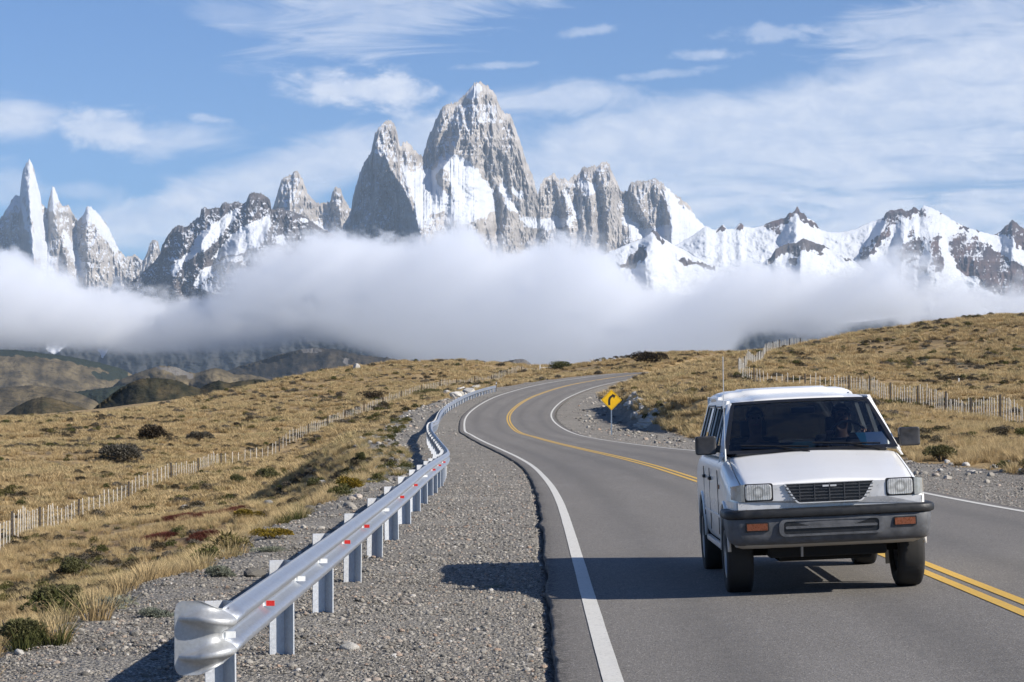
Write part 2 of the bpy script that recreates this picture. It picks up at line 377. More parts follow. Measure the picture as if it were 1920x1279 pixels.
def T(x, y):
    q = np.stack([np.clip(np.ravel(x), -260, 330), np.clip(np.ravel(y), -60, 760)], 1)/100; out = np.empty(len(q))
    for a in range(0, len(q), 20000):
        d = np.linalg.norm(q[a:a+20000, None]-ctl[None, :, :2]/100, axis=-1)
        out[a:a+20000] = (d*d*np.log(d+1e-12))@_w[:-3] + _w[-3] + q[a:a+20000]@_w[-2:]
    return np.clip(out, -40, 60).reshape(np.shape(x))
NO = 250
def offs(i):
    """ground column offsets at station i: dense next to the pavement"""
    s_ = ss_[i]; big = 60+.62*max(s_, 0)
    t = np.linspace(0, 1, NO)
    l = -(W+PE-.03)-np.r_[np.linspace(0, 8, 90)[:-1], 8+(big-8)*np.linspace(0, 1, NO-89)**2.0]
    r = (WR+PE-.03)+np.r_[np.linspace(0, 8, 90)[:-1], 8+(min(big, 40+.42*max(s_, 0))-8)*np.linspace(0, 1, NO-89)**2.0]
    return np.r_[l[::-1], np.linspace(-3, 3, 3), r]
OFF = np.array([offs(i) for i in range(len(ss_))])
def d_edge(s_, side):   # width of the gravel shelf beyond the pavement edge
    if side < 0: return np.interp(s_, [-50, 5, 20, 38, 55, 90, 130, 180, 260, 320, 400], [4.1, 4.1, 3.6, 3.75, 4.1, 4.7, 5.3, 5.2, 3.2, 2.4, 1.6])
    return np.interp(s_, [-50, 20, 50, 80, 110, 140, 160, 175, 200, 240, 300], [2.2, 3.0, 3.4, 3.6, 4.8, 5.6, 5.4, 5.2, 4.6, 3.0, 1.2])
def height(s_, o, z0, e0, X, Y):
    """ground height beside the road; arrays broadcast"""
    left = o < 0
    w = np.where(left, W+PE, WR+PE); dd = np.abs(o)-w
    ze = z0 + e0*np.where(left, -w, w)
    n = fbm(X*.35, Y*.35, 4, 11)*.10 + fbm(X*1.7, Y*1.7, 3, 5)*.035
    shelf = ze - .045 - .02*np.clip(dd, 0, 12) + n*sstep(dd, .3, 3)
    t = T(X, Y) + fbm(X*.05, Y*.05, 5, 21)*.7*sstep(dd, 3, 25) + fbm(X*.45, Y*.45, 4, 31)*.16
    de = np.where(left, d_edge(s_, -1), d_edge(s_, 1)) + fbm(X*.25, Y*.25, 4, 8)*.9
    dif = np.abs(t-shelf)
    steep = sstep(s_, 146, 158)*(1-sstep(s_, 205, 228))
    run = np.where(left, np.clip(dif*1.9, 3, 9), np.clip(dif*3.6, 5.0, 22)*(1-steep)+np.clip(dif*.9, 1.6, 6)*steep)
    k = sstep(dd, de, de+run)
    z = shelf*(1-k)+t*k
    z = np.where(dd < 0, z0+e0*o-.12, z)
    gr = 1-sstep(dd, de+np.where(left, -.6, .2), de+np.where(left, 1.8, 1.6))
    return z, gr, k
S2 = ss_[:, None]; XX = cxr[:, None]+nxr[:, None]*OFF; YY = cyr[:, None]+nyr[:, None]*OFF
ZZ, GR, KK = height(S2, OFF, zz[:, None], ee[:, None], XX, YY)
def ground_at(x, y):
    """height, gravel at world x, y (nearest road station)"""
    x = np.atleast_1d(np.asarray(x, float)); y = np.atleast_1d(np.asarray(y, float))
    i = np.clip(np.searchsorted(cyr, y), 0, len(ss_)-1)
    for _ in range(4):
        a = (x-cxr[i])*np.sin(th[i])+(y-cyr[i])*np.cos(th[i]); i = np.clip(i+np.round(a/DS).astype(int), 0, len(ss_)-1)
    a = (x-cxr[i])*np.sin(th[i])+(y-cyr[i])*np.cos(th[i])
    o = (x-cxr[i])*nxr[i]+(y-cyr[i])*nyr[i]
    s_ = ss_[i]+a
    f = lambda v: np.interp(s_, ss_, v)
    z, gr, k = height(s_, o, f(zz), f(ee), x, y)
    return z, gr, o, s_
def on_ground(px, py, y0=12, y1=600):
    """where the view ray through this direction meets the ground"""
    ys = np.geomspace(y0, y1, 900); xs = (px-CX)/F*ys; zr = CAMZ-(py-HY)/F*ys; zg = ground_at(xs, ys)[0]; w_ = np.where(zr < zg)[0]
    i = w_[0] if len(w_) else len(ys)-1; return float(xs[i]), float(ys[i]), float(zg[i])
def patch_mask(x, y, lst):
    m_ = np.zeros(np.shape(x))
    for cx_, cy_, rx, ry in lst:
        m_ = np.maximum(m_, 1-sstep(np.hypot((x-cx_)/rx, (y-cy_)/ry), .5, 1.1))
    return m_
def px_patch(lst):
    out = []
    for a, b, hw_, hh_ in lst:
        x_, y_, _ = on_ground(a, b); out.append((x_, y_, hw_*y_/F, max(1., hh_*y_*y_/(5.5*F)))); print('patch', a, b, round(x_, 1), round(y_, 1))
    return out
RED = px_patch([(340,972,34,6),(395,966,40,7),(440,961,26,5),(300,1010,30,5),(385,1008,22,4)]); BROWN = px_patch([(230,1020,60,9),(320,1022,60,8),(420,990,50,8),(160,1008,50,7)])
nr, nc = XX.shape
gnd = mesh_obj('ground', np.stack([XX, YY, ZZ], -1).reshape(-1, 3), grid_faces(nr, nc), M_GROUND, smooth=True,
               attrs={'gravel': GR.ravel(), 'red': patch_mask(XX, YY, RED).ravel(), 'brown': patch_mask(XX, YY, BROWN).ravel()})
tag(gnd, kind='structure')
# --- pavement
def ribbon(name, o0, o1, lift, material, s0=-46, s1=520, cols=2, edge=False, jag=0.):
    m_ = (ss_ >= s0) & (ss_ <= s1); fs = np.arange(s0, s1, .25 if jag else 1.0)
    f = lambda v: np.interp(fs, ss_, v)
    X0, Y0, Z0, E0, NX, NY = map(f, (cxr, cyr, zz, ee, nxr, nyr))
    t = (np.linspace(0, 1, cols) if cols < 10 else np.r_[0, .004, .008, .014, .022, .032, np.linspace(.045, .955, cols-12), .968, .978, .986, .992, .996, 1])[None]
    a = o0 + np.zeros(len(fs)); b = o1 + np.zeros(len(fs))
    if jag: a = a+fbm(fs*.35, fs*0+3, 6, 2, .7)*jag; b = b+fbm(fs*.35, fs*0+9, 6, 6, .7)*jag
    O = a[:, None]*(1-t)+b[:, None]*t
    V = np.stack([X0[:, None]+NX[:, None]*O, Y0[:, None]+NY[:, None]*O, Z0[:, None]+E0[:, None]*O+lift], -1)
    return V, O, fs
V, O, fs = ribbon('r', -(W+PE), WR+PE*.8, 0, None, jag=.10, cols=53)
skL = V[:, :1].copy(); skL[..., 2] -= .09; skR = V[:, -1:].copy(); skR[..., 2] -= .09
V = np.concatenate([skL, V, skR], 1); O = np.concatenate([O[:, :1], O, O[:, -1:]], 1)
e0_ = V[:, 1:2, 0]*0; edge = np.maximum(1-sstep(O-O[:, :1], .04, .16), 1-sstep(O[:, -1:]-O, .03, .12)); edge = np.maximum(edge, .35*(1-sstep(O-O[:, :1], .1, .34))); edge[:, 0] = 1; edge[:, -1] = 1
road = mesh_obj('road', V.reshape(-1, 3), grid_faces(V.shape[0], V.shape[1]), M_ASPH, attrs={'edge': edge.ravel(), 'tread': np.max([np.exp(-((O-q_)/.28)**2) for q_ in (-2.55, -.95, .95, 2.55)], 0).ravel()}); tag(road, kind='structure')
for nm, o0, o1, mt in (('road_edge_line', -W-.065, -W+.065, M_WHITE), ('road_edge_line', WR-.065, WR+.065, M_WHITE), ('road_centre_line', -.155, -.045, M_YEL), ('road_centre_line', .045, .155, M_YEL)):
    V, O, fs = ribbon(nm, o0, o1, .005, mt, jag=.006, cols=2)
    tag(mesh_obj(nm, V.reshape(-1, 3), grid_faces(V.shape[0], 2), mt), kind='structure')
# ------------------------------------------------------------------ mountains and hills (relief surfaces at their real distance)
def inpoly(x, y, poly):
    r = np.zeros(x.shape, bool); n = len(poly); j = n-1
    for i in range(n):
        xi, yi = poly[i]; xj, yj = poly[j]
        c = ((yi > y) != (yj > y)); den = (yj-yi) if yj != yi else 1e-9
        r ^= c & (x < (xj-xi)*(y-yi)/den+xi); j = i
    return r
def blur(a, k):
    w = np.hanning(2*k+3)[1:-1]; w /= w.sum()
    f = lambda m_: np.apply_along_axis(lambda v: np.convolve(np.pad(v, k, 'edge'), w, 'valid'), 0, m_)
    return f(f(a).T).T
def mountain_mat(name, rocks, snow=(.56, .58, .62), fine=.02):
    m_, g_, bs = mat(name); co = g_.n('ShaderNodeTexCoord').outputs['Object']
    sn = attr(g_, 'snow'); tn = attr(g_, 'tone')
    st = g_.vmul(co, (1, 1, .28))
    n = g_.noise(st, fine, 6, .7); n2 = g_.noise(co, fine*.25, 5, .6); n3 = g_.noise(st, fine*2.6, 5, .7)
    rk = g_.ramp(g_.m('ADD', g_.m('MULTIPLY', tn, .5), g_.m('MULTIPLY', n, .5)), [(.2, rocks[0]), (.5, rocks[1]), (.8, rocks[2])])
    crk = g_.noise(g_.vmul(co, (1, .6, .10)), fine*1.6, 5, .72)
    rk = g_.mix(g_.ss(n3, .52, .68, 0, .5), rk, tuple(x*.45 for x in rocks[0]))
    rk = g_.mix(g_.ss(crk, .54, .64, 0, .45), rk, tuple(x*.5 for x in rocks[0]))
    rk = g_.mix(g_.ss(crk, .42, .34, 0, .5), rk, rocks[2])
    f = g_.ss(g_.m('ADD', sn, g_.m('MULTIPLY', g_.m('SUBTRACT', n3, .5), .9)), .42, .58)
    sc = g_.mix(g_.ss(n2, .35, .7), snow, tuple(x*.9 for x in snow))
    g_.set(bs.inputs['Base Color'], g_.mix(f, rk, sc)); bs.inputs['Roughness'].default_value = .85; bs.inputs['Specular IOR Level'].default_value = .1
    bump(g_, bs, g_.m('ADD', n, g_.m('MULTIPLY', n3, .5)), .5, .25/fine)
    return m_
def mountain(name, sil, D, base, material, c=.35, cs=.9, snow=(), rock=(), aretes=(), dust=.3, step=1.5, rows=None, vn=(26, 30), lat=(70, 60), jag=1.2, seed=0,
             nzk=1.0, tone=0., warp=5., back=.5, vstretch=3.2, shear=0., sc=1300, sv=1., sfade=6, kind='structure'):
    sil = np.array(sil, float); x0, x1 = sil[0, 0], sil[-1, 0]
    px = np.arange(x0, x1+step, step); top = np.interp(px, sil[:, 0], sil[:, 1])
    rows = rows or int((base-top.min())/step/1.15)
    sk_ = np.hanning(9)[1:-1]; tops = np.convolve(np.pad(top, 3, 'edge'), sk_/sk_.sum(), 'valid')
    top = top + fbm(px/9., px*0+seed, 5, seed, .65)*jag*2.0 - (np.abs(fbm(px/5., px*0+seed+3.3, 4, seed+31, .7))*6.-1.2)*jag
    t = np.linspace(0, 1, rows)[:, None]
    by = np.broadcast_to(base, px.shape) if np.isscalar(base) else np.interp(px, *np.array(base).T)
    PXg = np.broadcast_to(px[None], (rows, len(px))).copy(); PYg = top[None]+(np.maximum(by, top+5)-top)[None]*t
    mpp = D/F
    wx = PXg+fbm(PXg/14., PYg/14., 5, seed+1, .65)*warp*2.4; wy = PYg+fbm(PXg/14.+9, PYg/14., 5, seed+2, .65)*warp*2.4
    wx = wx+fbm(PXg/4., PYg/4., 3, seed+3, .6)*warp*.9; wy = wy+fbm(PXg/4.+9, PYg/4., 3, seed+4, .6)*warp*.9
    S = np.zeros(PXg.shape); S0 = np.zeros(PXg.shape)
    for p_ in snow: S0 = np.maximum(S0, inpoly(PXg, PYg, p_).astype(float))
    for p_ in rock: S0[inpoly(PXg, PYg, p_)] = .35
    for p_ in snow: S = np.maximum(S, inpoly(wx, wy, p_).astype(float))
    for p_ in rock: S[inpoly(wx, wy, p_)] = 0.
    Rk = np.zeros(PXg.shape)
    for p_ in rock: Rk[inpoly(wx, wy, p_)] = 1.
    Sb = blur(S, 1)*sv
    S0 = blur(S0, 9)
    C_ = c+(cs-c)*S0
    dy = np.diff(PYg, axis=0, prepend=PYg[:1])*mpp
    f = np.cumsum(C_*dy, 0) - (C_[0]*(tops-top)*mpp)[None]
    for pts, prom, sl, sr in aretes:
        pts = np.array(pts, float); Lh = max(40., .55*(pts[-1, 1]-pts[0, 1])); ok = np.clip((PYg-pts[0, 1])/Lh, 0, 1)**.8*(1-sstep(PYg, pts[-1, 1]+5, pts[-1, 1]+90))
        xa = np.interp(PYg, pts[:, 1], pts[:, 0]) + fbm(PYg/20., PYg*0+seed, 4, seed+5)*5
        ddx = (PXg-xa)*mpp
        f = f + ok*np.maximum(0, prom-np.where(ddx < 0, -ddx*sl, ddx*sr))
    # buttresses, gullies and ledges
    xm, ym = PXg*mpp, PYg*mpp
    a1 = fbm(xm/(vn[1]*6)+2, ym/(vn[1]*6*vstretch), 5, seed+7, .55, True)
    a2 = fbm(xm/vn[1]/1.6, ym/(vn[1]*1.6*vstretch), 4, seed+9, .6, True)
    a3 = fbm(xm/lat[1]/5, ym/lat[1]/5, 5, seed+13, .55)
    k = 1-.9*S0
    fade = sstep(t, 0, .06)
    f = f + ((a1-.35)*vn[0]*3.0*k + (a2-.35)*vn[0]*1.8*k + a3*lat[0]*(.55+.45*k) + fbm(xm/90, ym/70, 5, seed+15, .6)*34*S0)*fade
    Dm = D-f+shear*(PXg-sc)*mpp  # shear swings the whole range round, shaped so its faces catch more sun
    X_ = (PXg-CX)*Dm/F; Z_ = CAMZ-(PYg-HY)*Dm/F
    V = np.stack([X_, Dm, Z_], -1)
    gx = np.gradient(V, axis=1); gy = np.gradient(V, axis=0); nn = np.cross(gx, gy); nn /= np.linalg.norm(nn, axis=-1, keepdims=True)+1e-9
    nz = np.abs(nn[..., 2]); facing = nn[..., 0]*np.sign(nn[..., 2]+1e-9)
    ntex = fbm(PXg/5., PYg/7., 5, seed+17, .7); nt2 = fbm(PXg/40., PYg/40., 4, seed+19)
    sn = np.maximum(Sb*1.0, np.clip((nz-.30)*1.5*nzk+dust+ntex*.55+nt2*.35+Rk*.10, 0, 1)*(1-Rk*.25)) if dust is not None else Sb
    sn = np.clip(sn, 0, 1); sn = np.where((t < .05)&(Sb < .3), sn*.6, sn)
    tn = np.clip(.5+tone+fbm(PXg/30., PYg/22., 5, seed+23)*.9, 0, 1)
    # back side so that it has real thickness
    bk = V[0:1].copy(); bk = np.repeat(bk, 6, 0)
    for i, q in enumerate(np.linspace(1, 0, 7)[:-1]):
        hgt = (V[0, :, 2]+60)*(1-q); bk[i, :, 1] = V[0, :, 1]+(V[0, :, 2]+60)*back*q; bk[i, :, 2] = V[0, :, 2]-(V[0, :, 2]+60)*q
    V = np.concatenate([bk, V], 0); sn = np.concatenate([np.repeat(sn[:1], 6, 0), sn], 0); tn = np.concatenate([np.repeat(tn[:1], 6, 0), tn], 0)
    return tag(mesh_obj(name, V.reshape(-1, 3), grid_faces(V.shape[0], V.shape[1]), material, smooth=True, attrs={'snow': sn.ravel(), 'tone': tn.ravel()}), kind=kind)

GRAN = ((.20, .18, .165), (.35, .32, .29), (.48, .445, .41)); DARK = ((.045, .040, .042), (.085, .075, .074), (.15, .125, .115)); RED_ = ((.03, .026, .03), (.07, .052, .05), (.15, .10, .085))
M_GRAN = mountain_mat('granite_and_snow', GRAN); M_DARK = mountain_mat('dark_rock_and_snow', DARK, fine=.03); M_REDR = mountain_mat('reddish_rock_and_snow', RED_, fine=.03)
# far spires on the left
mountain('mountain', [(-60,470),(-30,430),(0,410),(12,393),(20,378),(28,365),(37,367),(39,345),(41,330),(44,316),(49,306),(55,299),(60,305),(63,313),(70,344),(76,367),(78,380),(84,388),(89,391),(90,381),(93,368),(96,356),(99,350),(103,354),(107,363),(110,375),(115,384),(121,386),(129,384),(136,400),(145,414),(150,408),(157,400),(164,386),(170,388),(176,391),(190,407),(202,424),(213,447),(225,471),(237,482),(245,480),(253,475),(265,487),(277,499),(300,520),(340,560)],
         22500, 600, M_GRAN, c=.28, dust=.24, jag=1.5, sv=.66, seed=11, vn=(30, 34), step=1.2, rows=230, shear=.5, sc=150,
         snow=[[(36,330),(44,300),(60,300),(72,345),(78,380),(90,430),(100,500),(85,520),(68,470),(60,420),(52,400),(46,370),(38,372)],[(8,395),(28,362),(42,368),(50,400),(62,440),(75,470),(66,480),(45,420),(30,378),(15,405)],[(92,380),(98,350),(106,356),(112,378),(108,395),(94,400)],
               [(115,425),(130,440),(150,480),(165,515),(150,520),(138,490),(118,455)],[(150,405),(165,384),(178,392),(205,425),(228,470),(215,478),(190,440),(172,415),(155,420)],[(55,455),(72,460),(80,485),(62,490)],[(80,490),(100,500),(110,530),(70,520)]],
         aretes=[([(50,330),(58,400),(62,470),(70,560)], 260, 3.0, .8), ([(104,370),(112,430),(125,500)], 180, 2.4, .9), ([(165,390),(160,450),(168,520)], 200, 2.0, .8), ([(118,390),(110,450),(105,520)], 120, 2.0, .9)])
mountain('mountain', [(262,500),(275,475),(281,458),(285,450),(291,449),(296,451),(300,470),(310,500)], 22000, 560, M_GRAN, c=.3, dust=.35, seed=12, step=1.2, rows=80, shear=.5, sc=150)
# misty tower behind the dark ridge
mountain('mountain', [(480,440),(505,410),(514,381),(518,368),(521,358),(525,345),(528,337),(533,332),(537,330),(547,328),(551,320),(554,318),(559,322),(563,328),(570,344),(577,363),(596,381),(608,380),(619,377),(624,360),(629,349),(634,350),(638,353),(645,372),(657,391),(680,405),(705,415),(725,432),(760,480)],
         20500, 560, M_GRAN, c=.32, dust=.16, seed=14, jag=1.6, step=1.3, rows=170, shear=.45, sc=620,
         snow=[[(585,410),(610,425),(640,450),(600,470),(575,430)],[(660,405),(700,420),(720,440),(660,440)]],
         aretes=[([(545,335),(540,400),(545,470)], 200, 2.6, .8), ([(632,352),(640,420),(650,480)], 120, 2.0, .8)])
# the great central massif
SILA = [(600,470),(640,430),(659,391),(660,380),(661,372),(668,344),(674,326),(680,311),(696,283),(703,250),(708,240),(715,234),(722,227),(728,225),(733,227),(738,231),(742,240),(744.5,250),(750,274),(757,269),(762,264),(769,269),(778,283),(785,288),(792,292),(795,285),(802,259.5),(813,236),(819,220),(825,208),(831,198),(837,194),(849,194),(856,190),(863,184),(872,176),(881.5,166),(887,158),(893,154),(900,152.5),(906,156),(912,161),(924,168),(929,177),(933,189),(942.5,210),(948,213),(956.6,212.6),(960,220),(963.6,231),(975,264),(987,302),(999,330),(1008,363),(1012,352),(1015,344),(1020,335),(1025,332),(1032,328),(1039,325),(1045,333),(1050,335),(1057,333),(1064.5,339),(1070,333),(1076,328),(1082,327),(1088,325),(1090,315),(1093,311),(1102,312),(1111,311),(1117,312),(1123,309),(1126,304),(1130,303),(1136,303),(1142,306),(1147,320.5),(1152,330),(1156,339),(1163,356),(1170,358),(1177,356),(1181,345),(1184,339),(1190,342),(1196,338),(1205,339),(1213,337),(1219,337),(1226,333),(1233,337),(1243,344),(1252,352),(1261.6,360),(1270,366),(1279,374),(1287,379),(1294,386),(1300,398),(1306,409),(1323.6,423),(1341,433),(1400,470)]
SNA = [[(745,300),(757,320),(765,345),(772,365),(776,385),(780,405),(790,428),(800,425),(806,405),(830,398),(850,412),(868,425),(890,412),(930,402),(925,360),(905,330),(885,308),(870,296),(850,290),(838,298),(822,305),(812,318),(800,322),(790,312),(775,325),(762,318)],
       [(925,395),(985,408),(1060,408),(1090,402),(1085,415),(1030,432),(990,425),(930,412)],[(1262,440),(1225,450),(1175,450),(1165,420),(1172,402),(1190,415),(1208,432),(1240,425),(1258,415),(1252,385),(1246,350),(1262,360),(1275,385),(1300,395),(1325,424),(1345,434),(1390,520),(1150,520),(1140,470),(1200,465)],
       [(878,172),(895,156),(905,162),(900,176),(885,186),(870,184)],[(700,275),(718,285),(712,292),(702,288)],[(1058,350),(1068,370),(1085,400),(1075,402),(1062,380)],[(960,350),(985,365),(980,375),(962,365)],[(1085,335),(1118,345),(1120,360),(1100,368),(1088,352)],[(940,330),(960,375),(975,400),(955,400),(942,370),(935,350)]]
RKA = [[(812,325),(830,315),(845,322),(842,345),(855,372),(835,362),(818,345)],[(795,415),(812,400),(830,402),(852,425),(855,470),(790,470)],[(915,400),(960,395),(985,420),(960,440),(920,430)],[(1075,410),(1110,405),(1145,412),(1180,430),(1185,448),(1140,450),(1090,430)]]
mountain('mountain', SILA, 19500, 600, M_GRAN, c=.30, cs=1.15, shear=.6, snow=SNA, rock=RKA, dust=-.06, seed=21, step=1.2, rows=330, vn=(30, 26), lat=(60, 60), jag=2.1, nzk=1.2, warp=4.5,
         aretes=[([(868,196),(866,230),(858,262),(848,290),(830,318)], 330, 3.4, .55), ([(728,232),(715,275),(735,320),(760,362),(775,400),(785,450)], 420, 2.6, .9), ([(905,160),(935,240),(955,310),(975,360)], 200, 1.0, .9),
                 ([(956,215),(975,290),(990,350)], 130, 1.6, .6), ([(1130,308),(1132,350),(1140,400)], 150, 2.4, .8), ([(1098,315),(1105,360),(1110,400)], 90, 2.0, .7), ([(1184,342),(1200,390),(1225,430)], 150, 2.2, .8), ([(1226,336),(1248,380),(1260,425)], 170, 1.4, .6),
                 ([(838,196),(832,230),(820,262)], 110, 2.2, 1.2), ([(1039,328),(1050,370),(1062,410)], 110, 2.2, .7), ([(1088,327),(1085,350),(1092,390)], 80, 2.2, .7), ([(790,410),(800,450),(800,500)], 200, 2., 1.)])
# snow saddle and the peaks on the right
SILR = [(1250,470),(1300,440),(1323,424),(1341,431),(1349,426),(1355,421),(1363,429),(1378,429),(1384,421),(1390,418),(1396,425),(1415,427),(1433,421),(1443,416),(1454,413),(1463,410),(1472,408),(1480,398),(1484,399),(1490,395),(1494,387),(1498,391),(1501,398),(1507,400),(1513,407),(1529,417),(1538.5,431),(1556,435),(1579.5,435),(1605,429),(1630,417),(1645,412),(1656,408),(1661.6,398),(1668,394),(1673,393),(1680,394),(1689,390),(1699,396),(1704,395),(1708.5,392),(1714,388),(1718,390),(1724,395),(1728,389),(1733,385),(1744,388),(1767,400),(1787,413),(1810,425),(1830,431),(1861,440),(1873,437),(1879,430),(1884,424),(1891,420),(1898,411),(1904,416),(1912,423),(1920,429),(1960,450),(2000,440),(2060,480)]
SNR = [[(1200,400),(2100,400),(2100,700),(1200,700)],[(1733,380),(1744,380),(1790,410),(1740,420)]]
RKR = [[(1430,415),(1480,396),(1488,402),(1478,416),(1462,428),(1458,440),(1448,428),(1434,424)],[(1486,390),(1494,384),(1503,400),(1516,405),(1541,430),(1530,430),(1512,416),(1500,414),(1492,402)],[(1338,434),(1352,418),(1362,430)],[(1376,431),(1388,414),(1400,428)],
       [(1652,412),(1665,390),(1700,388),(1728,386),(1738,400),(1744,420),(1730,414),(1718,400),(1706,410),(1690,414),(1678,424),(1662,424)],[(1608,482),(1622,462),(1642,442),(1668,424),(1672,432),(1655,456),(1640,476),(1620,490)],
       [(1672,480),(1690,462),(1712,450),(1730,446),(1742,440),(1736,456),(1728,476),(1712,492),(1690,488)],[(1744,445),(1758,436),(1766,442),(1760,462),(1770,480),(1772,506),(1752,512),(1750,490),(1742,465)],
       [(1780,446),(1800,436),(1825,446),(1842,452),(1862,466),(1885,478),(1905,492),(1935,500),(1935,560),(1885,556),(1845,542),(1828,515),(1812,520),(1796,508),(1790,486),(1778,470)],[(1712,500),(1738,498),(1744,510),(1722,514)],[(1860,442),(1880,424),(1898,406),(1930,425),(1960,450),(1960,480),(1915,468),(1900,448),(1885,440)],
       [(1700,440),(1708,430),(1714,438),(1706,446)],[(1790,414),(1812,422),(1832,430),(1862,440),(1840,437),(1810,430)],[(1715,552),(1740,545),(1735,565),(1715,562)]]
mountain('mountain', SILR, 17500, 640, M_REDR, c=.65, cs=.9, shear=.6, snow=SNR, rock=RKR, dust=.0, seed=31, step=1.3, rows=200, vn=(26, 30), lat=(60, 70), jag=.8, nzk=.8, warp=7,
         aretes=[([(1733,388),(1742,440),(1752,500),(1760,560)], 330, 1.2, .7), ([(1494,390),(1490,430),(1488,470)], 130, 1.3, .6), ([(1668,396),(1655,430),(1630,480)], 170, 2.6, .7), ([(1800,430),(1820,480),(1850,540)], 200, 1.4, .6), ([(1700,395),(1695,440),(1690,480)], 120, 1.6, .7), ([(1898,414),(1900,450)], 120, 1.5, .7)])
SILF = [(1080,520),(1110,490),(1140,475),(1165,462),(1190,452),(1205,447),(1215,440),(1225,431),(1232,434),(1240,445),(1262,458),(1285,470),(1300,480),(1345,500),(1400,500),(1430,493),(1445,482),(1455,466),(1468,460),(1480,456),(1492,456),(1500,450),(1507,447),(1515,450),(1530,456),(1545,460),(1560,469),(1580,478),(1600,488),(1640,520),(1700,560)]
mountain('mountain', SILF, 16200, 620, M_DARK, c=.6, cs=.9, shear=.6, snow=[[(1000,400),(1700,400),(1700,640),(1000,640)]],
         rock=[[(1438,494),(1455,463),(1480,452),(1494,452),(1507,444),(1532,452),(1562,468),(1540,470),(1548,482),(1525,472),(1508,470),(1496,482),(1478,474),(1462,478),(1448,492)],[(1163,504),(1182,480),(1204,458),(1216,466),(1208,486),(1190,502)],[(1218,434),(1226,427),(1236,436),(1246,456),(1236,452)],[(1266,484),(1290,488),(1344,500),(1338,508),(1300,496),(1285,498)],[(1570,474),(1602,488),(1590,490)],[(1480,485),(1495,482),(1490,496),(1478,494)]],
         dust=.0, seed=41, step=1.4, rows=110, vn=(18, 24), lat=(50, 60), jag=.6, nzk=.5,
         aretes=[([(1507,450),(1500,500)], 110, 1.2, .6), ([(1225,434),(1210,480)], 110, 1.6, .6)])
# dark ridge on the left
SILM = [(215,560),(235,536),(253,522),(265,512),(277,501),(289,490),(300,475),(303,462),(307,454),(315,440),(324,428),(335,421),(344,424),(352,424),(358,418),(364,414),(370,408),(375,405),(377,392),(384,388),(394,391),(404,389),(413,389),(417,380),(422,377),(428,382),(434,381),(441,377),(448,379),(456,381),(462,377),(465,368),(469,363),(475,360),(481,361),(489,362),(497,367),(503,370),(507,377),(509,391),(514,394),(520,391),(530,391),(540,394),(549,396),(560,400),(572,405),(584,414),(598,424),(625,440),(670,460),(740,490)]
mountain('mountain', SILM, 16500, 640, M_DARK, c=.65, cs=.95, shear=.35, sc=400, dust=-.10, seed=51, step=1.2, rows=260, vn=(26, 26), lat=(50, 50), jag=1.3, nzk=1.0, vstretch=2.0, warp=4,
         snow=[[(432,442),(455,425),(480,412),(507,402),(510,400),(505,430),(492,455),(470,470),(440,478),(418,480),(396,490),(410,468)],[(372,438),(395,425),(418,405),(440,394),(450,390),(446,404),(424,430),(402,455),(384,470),(350,488),(330,500),(330,492),(356,470)],
               [(322,500),(345,492),(330,515),(318,512)],[(382,500),(400,498),(392,520),(370,540),(362,535)],[(376,540),(395,530),(398,545),(380,545)],[(562,408),(576,412),(572,418),(560,414)],[(395,492),(440,482),(470,480),(465,488),(420,492)],[(520,440),(540,450),(530,462),(515,455)]],
         aretes=[([(470,368),(462,420),(440,480),(400,540)], 170, 1.6, .6), ([(375,405),(350,450),(320,510)], 150, 1.6, .6), ([(530,394),(520,440),(500,490)], 160, 1.4, .7), ([(420,380),(400,420),(365,480)], 100, 1.6, .6)])
# blue slopes under the cloud
M_SLOPE = mountain_mat('dark_blue_slope', ((.018,.022,.026), (.035,.038,.040), (.06,.058,.055)), fine=.02)  # dark rock tones, slightly bluish at the low end
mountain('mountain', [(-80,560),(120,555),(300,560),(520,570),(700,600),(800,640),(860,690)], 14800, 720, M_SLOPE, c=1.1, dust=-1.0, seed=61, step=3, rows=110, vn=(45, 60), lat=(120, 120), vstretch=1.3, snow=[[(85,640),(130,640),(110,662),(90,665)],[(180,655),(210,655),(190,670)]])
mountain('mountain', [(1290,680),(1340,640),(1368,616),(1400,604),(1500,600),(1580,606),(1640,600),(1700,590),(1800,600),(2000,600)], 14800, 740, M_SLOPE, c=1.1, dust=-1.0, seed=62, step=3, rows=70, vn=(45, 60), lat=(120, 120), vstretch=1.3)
# ---- nearer hills
def hill_mat(name, cols, fine, rockc=None):
    m_, g_, bs = mat(name); co = g_.n('ShaderNodeTexCoord').outputs['Object']; tn = attr(g_, 'tone')
    n = g_.noise(co, fine, 7, .65); n2 = g_.noise(co, fine*9, 5, .7)
    c_ = g_.ramp(g_.m('ADD', g_.m('MULTIPLY', tn, .55), g_.m('MULTIPLY', n, .45)), list(zip((.25, .42, .58, .75), cols)))
    c_ = g_.mix(g_.ss(n2, .45, .7, 0, .75), c_, cols[0])
    sn = attr(g_, 'snow')
    c_ = g_.mix(g_.ss(g_.m('ADD', sn, g_.m('MULTIPLY', g_.m('SUBTRACT', n2, .5), .8)), .4, .6), c_, rockc or cols[0])
    g_.set(bs.inputs['Base Color'], c_); bs.inputs['Roughness'].default_value = .95; bs.inputs['Specular IOR Level'].default_value = .1
    bump(g_, bs, g_.m('ADD', n, n2), .6, .35/fine*.2)
    return m_
TAN = ((.04,.034,.024), (.10,.08,.048), (.155,.122,.07), (.20,.16,.095)); OLV = ((.022,.024,.016), (.05,.046,.028), (.085,.068,.038), (.13,.10,.055)); DRK = ((.014,.014,.012), (.03,.026,.02), (.055,.045,.032), (.085,.068,.045))
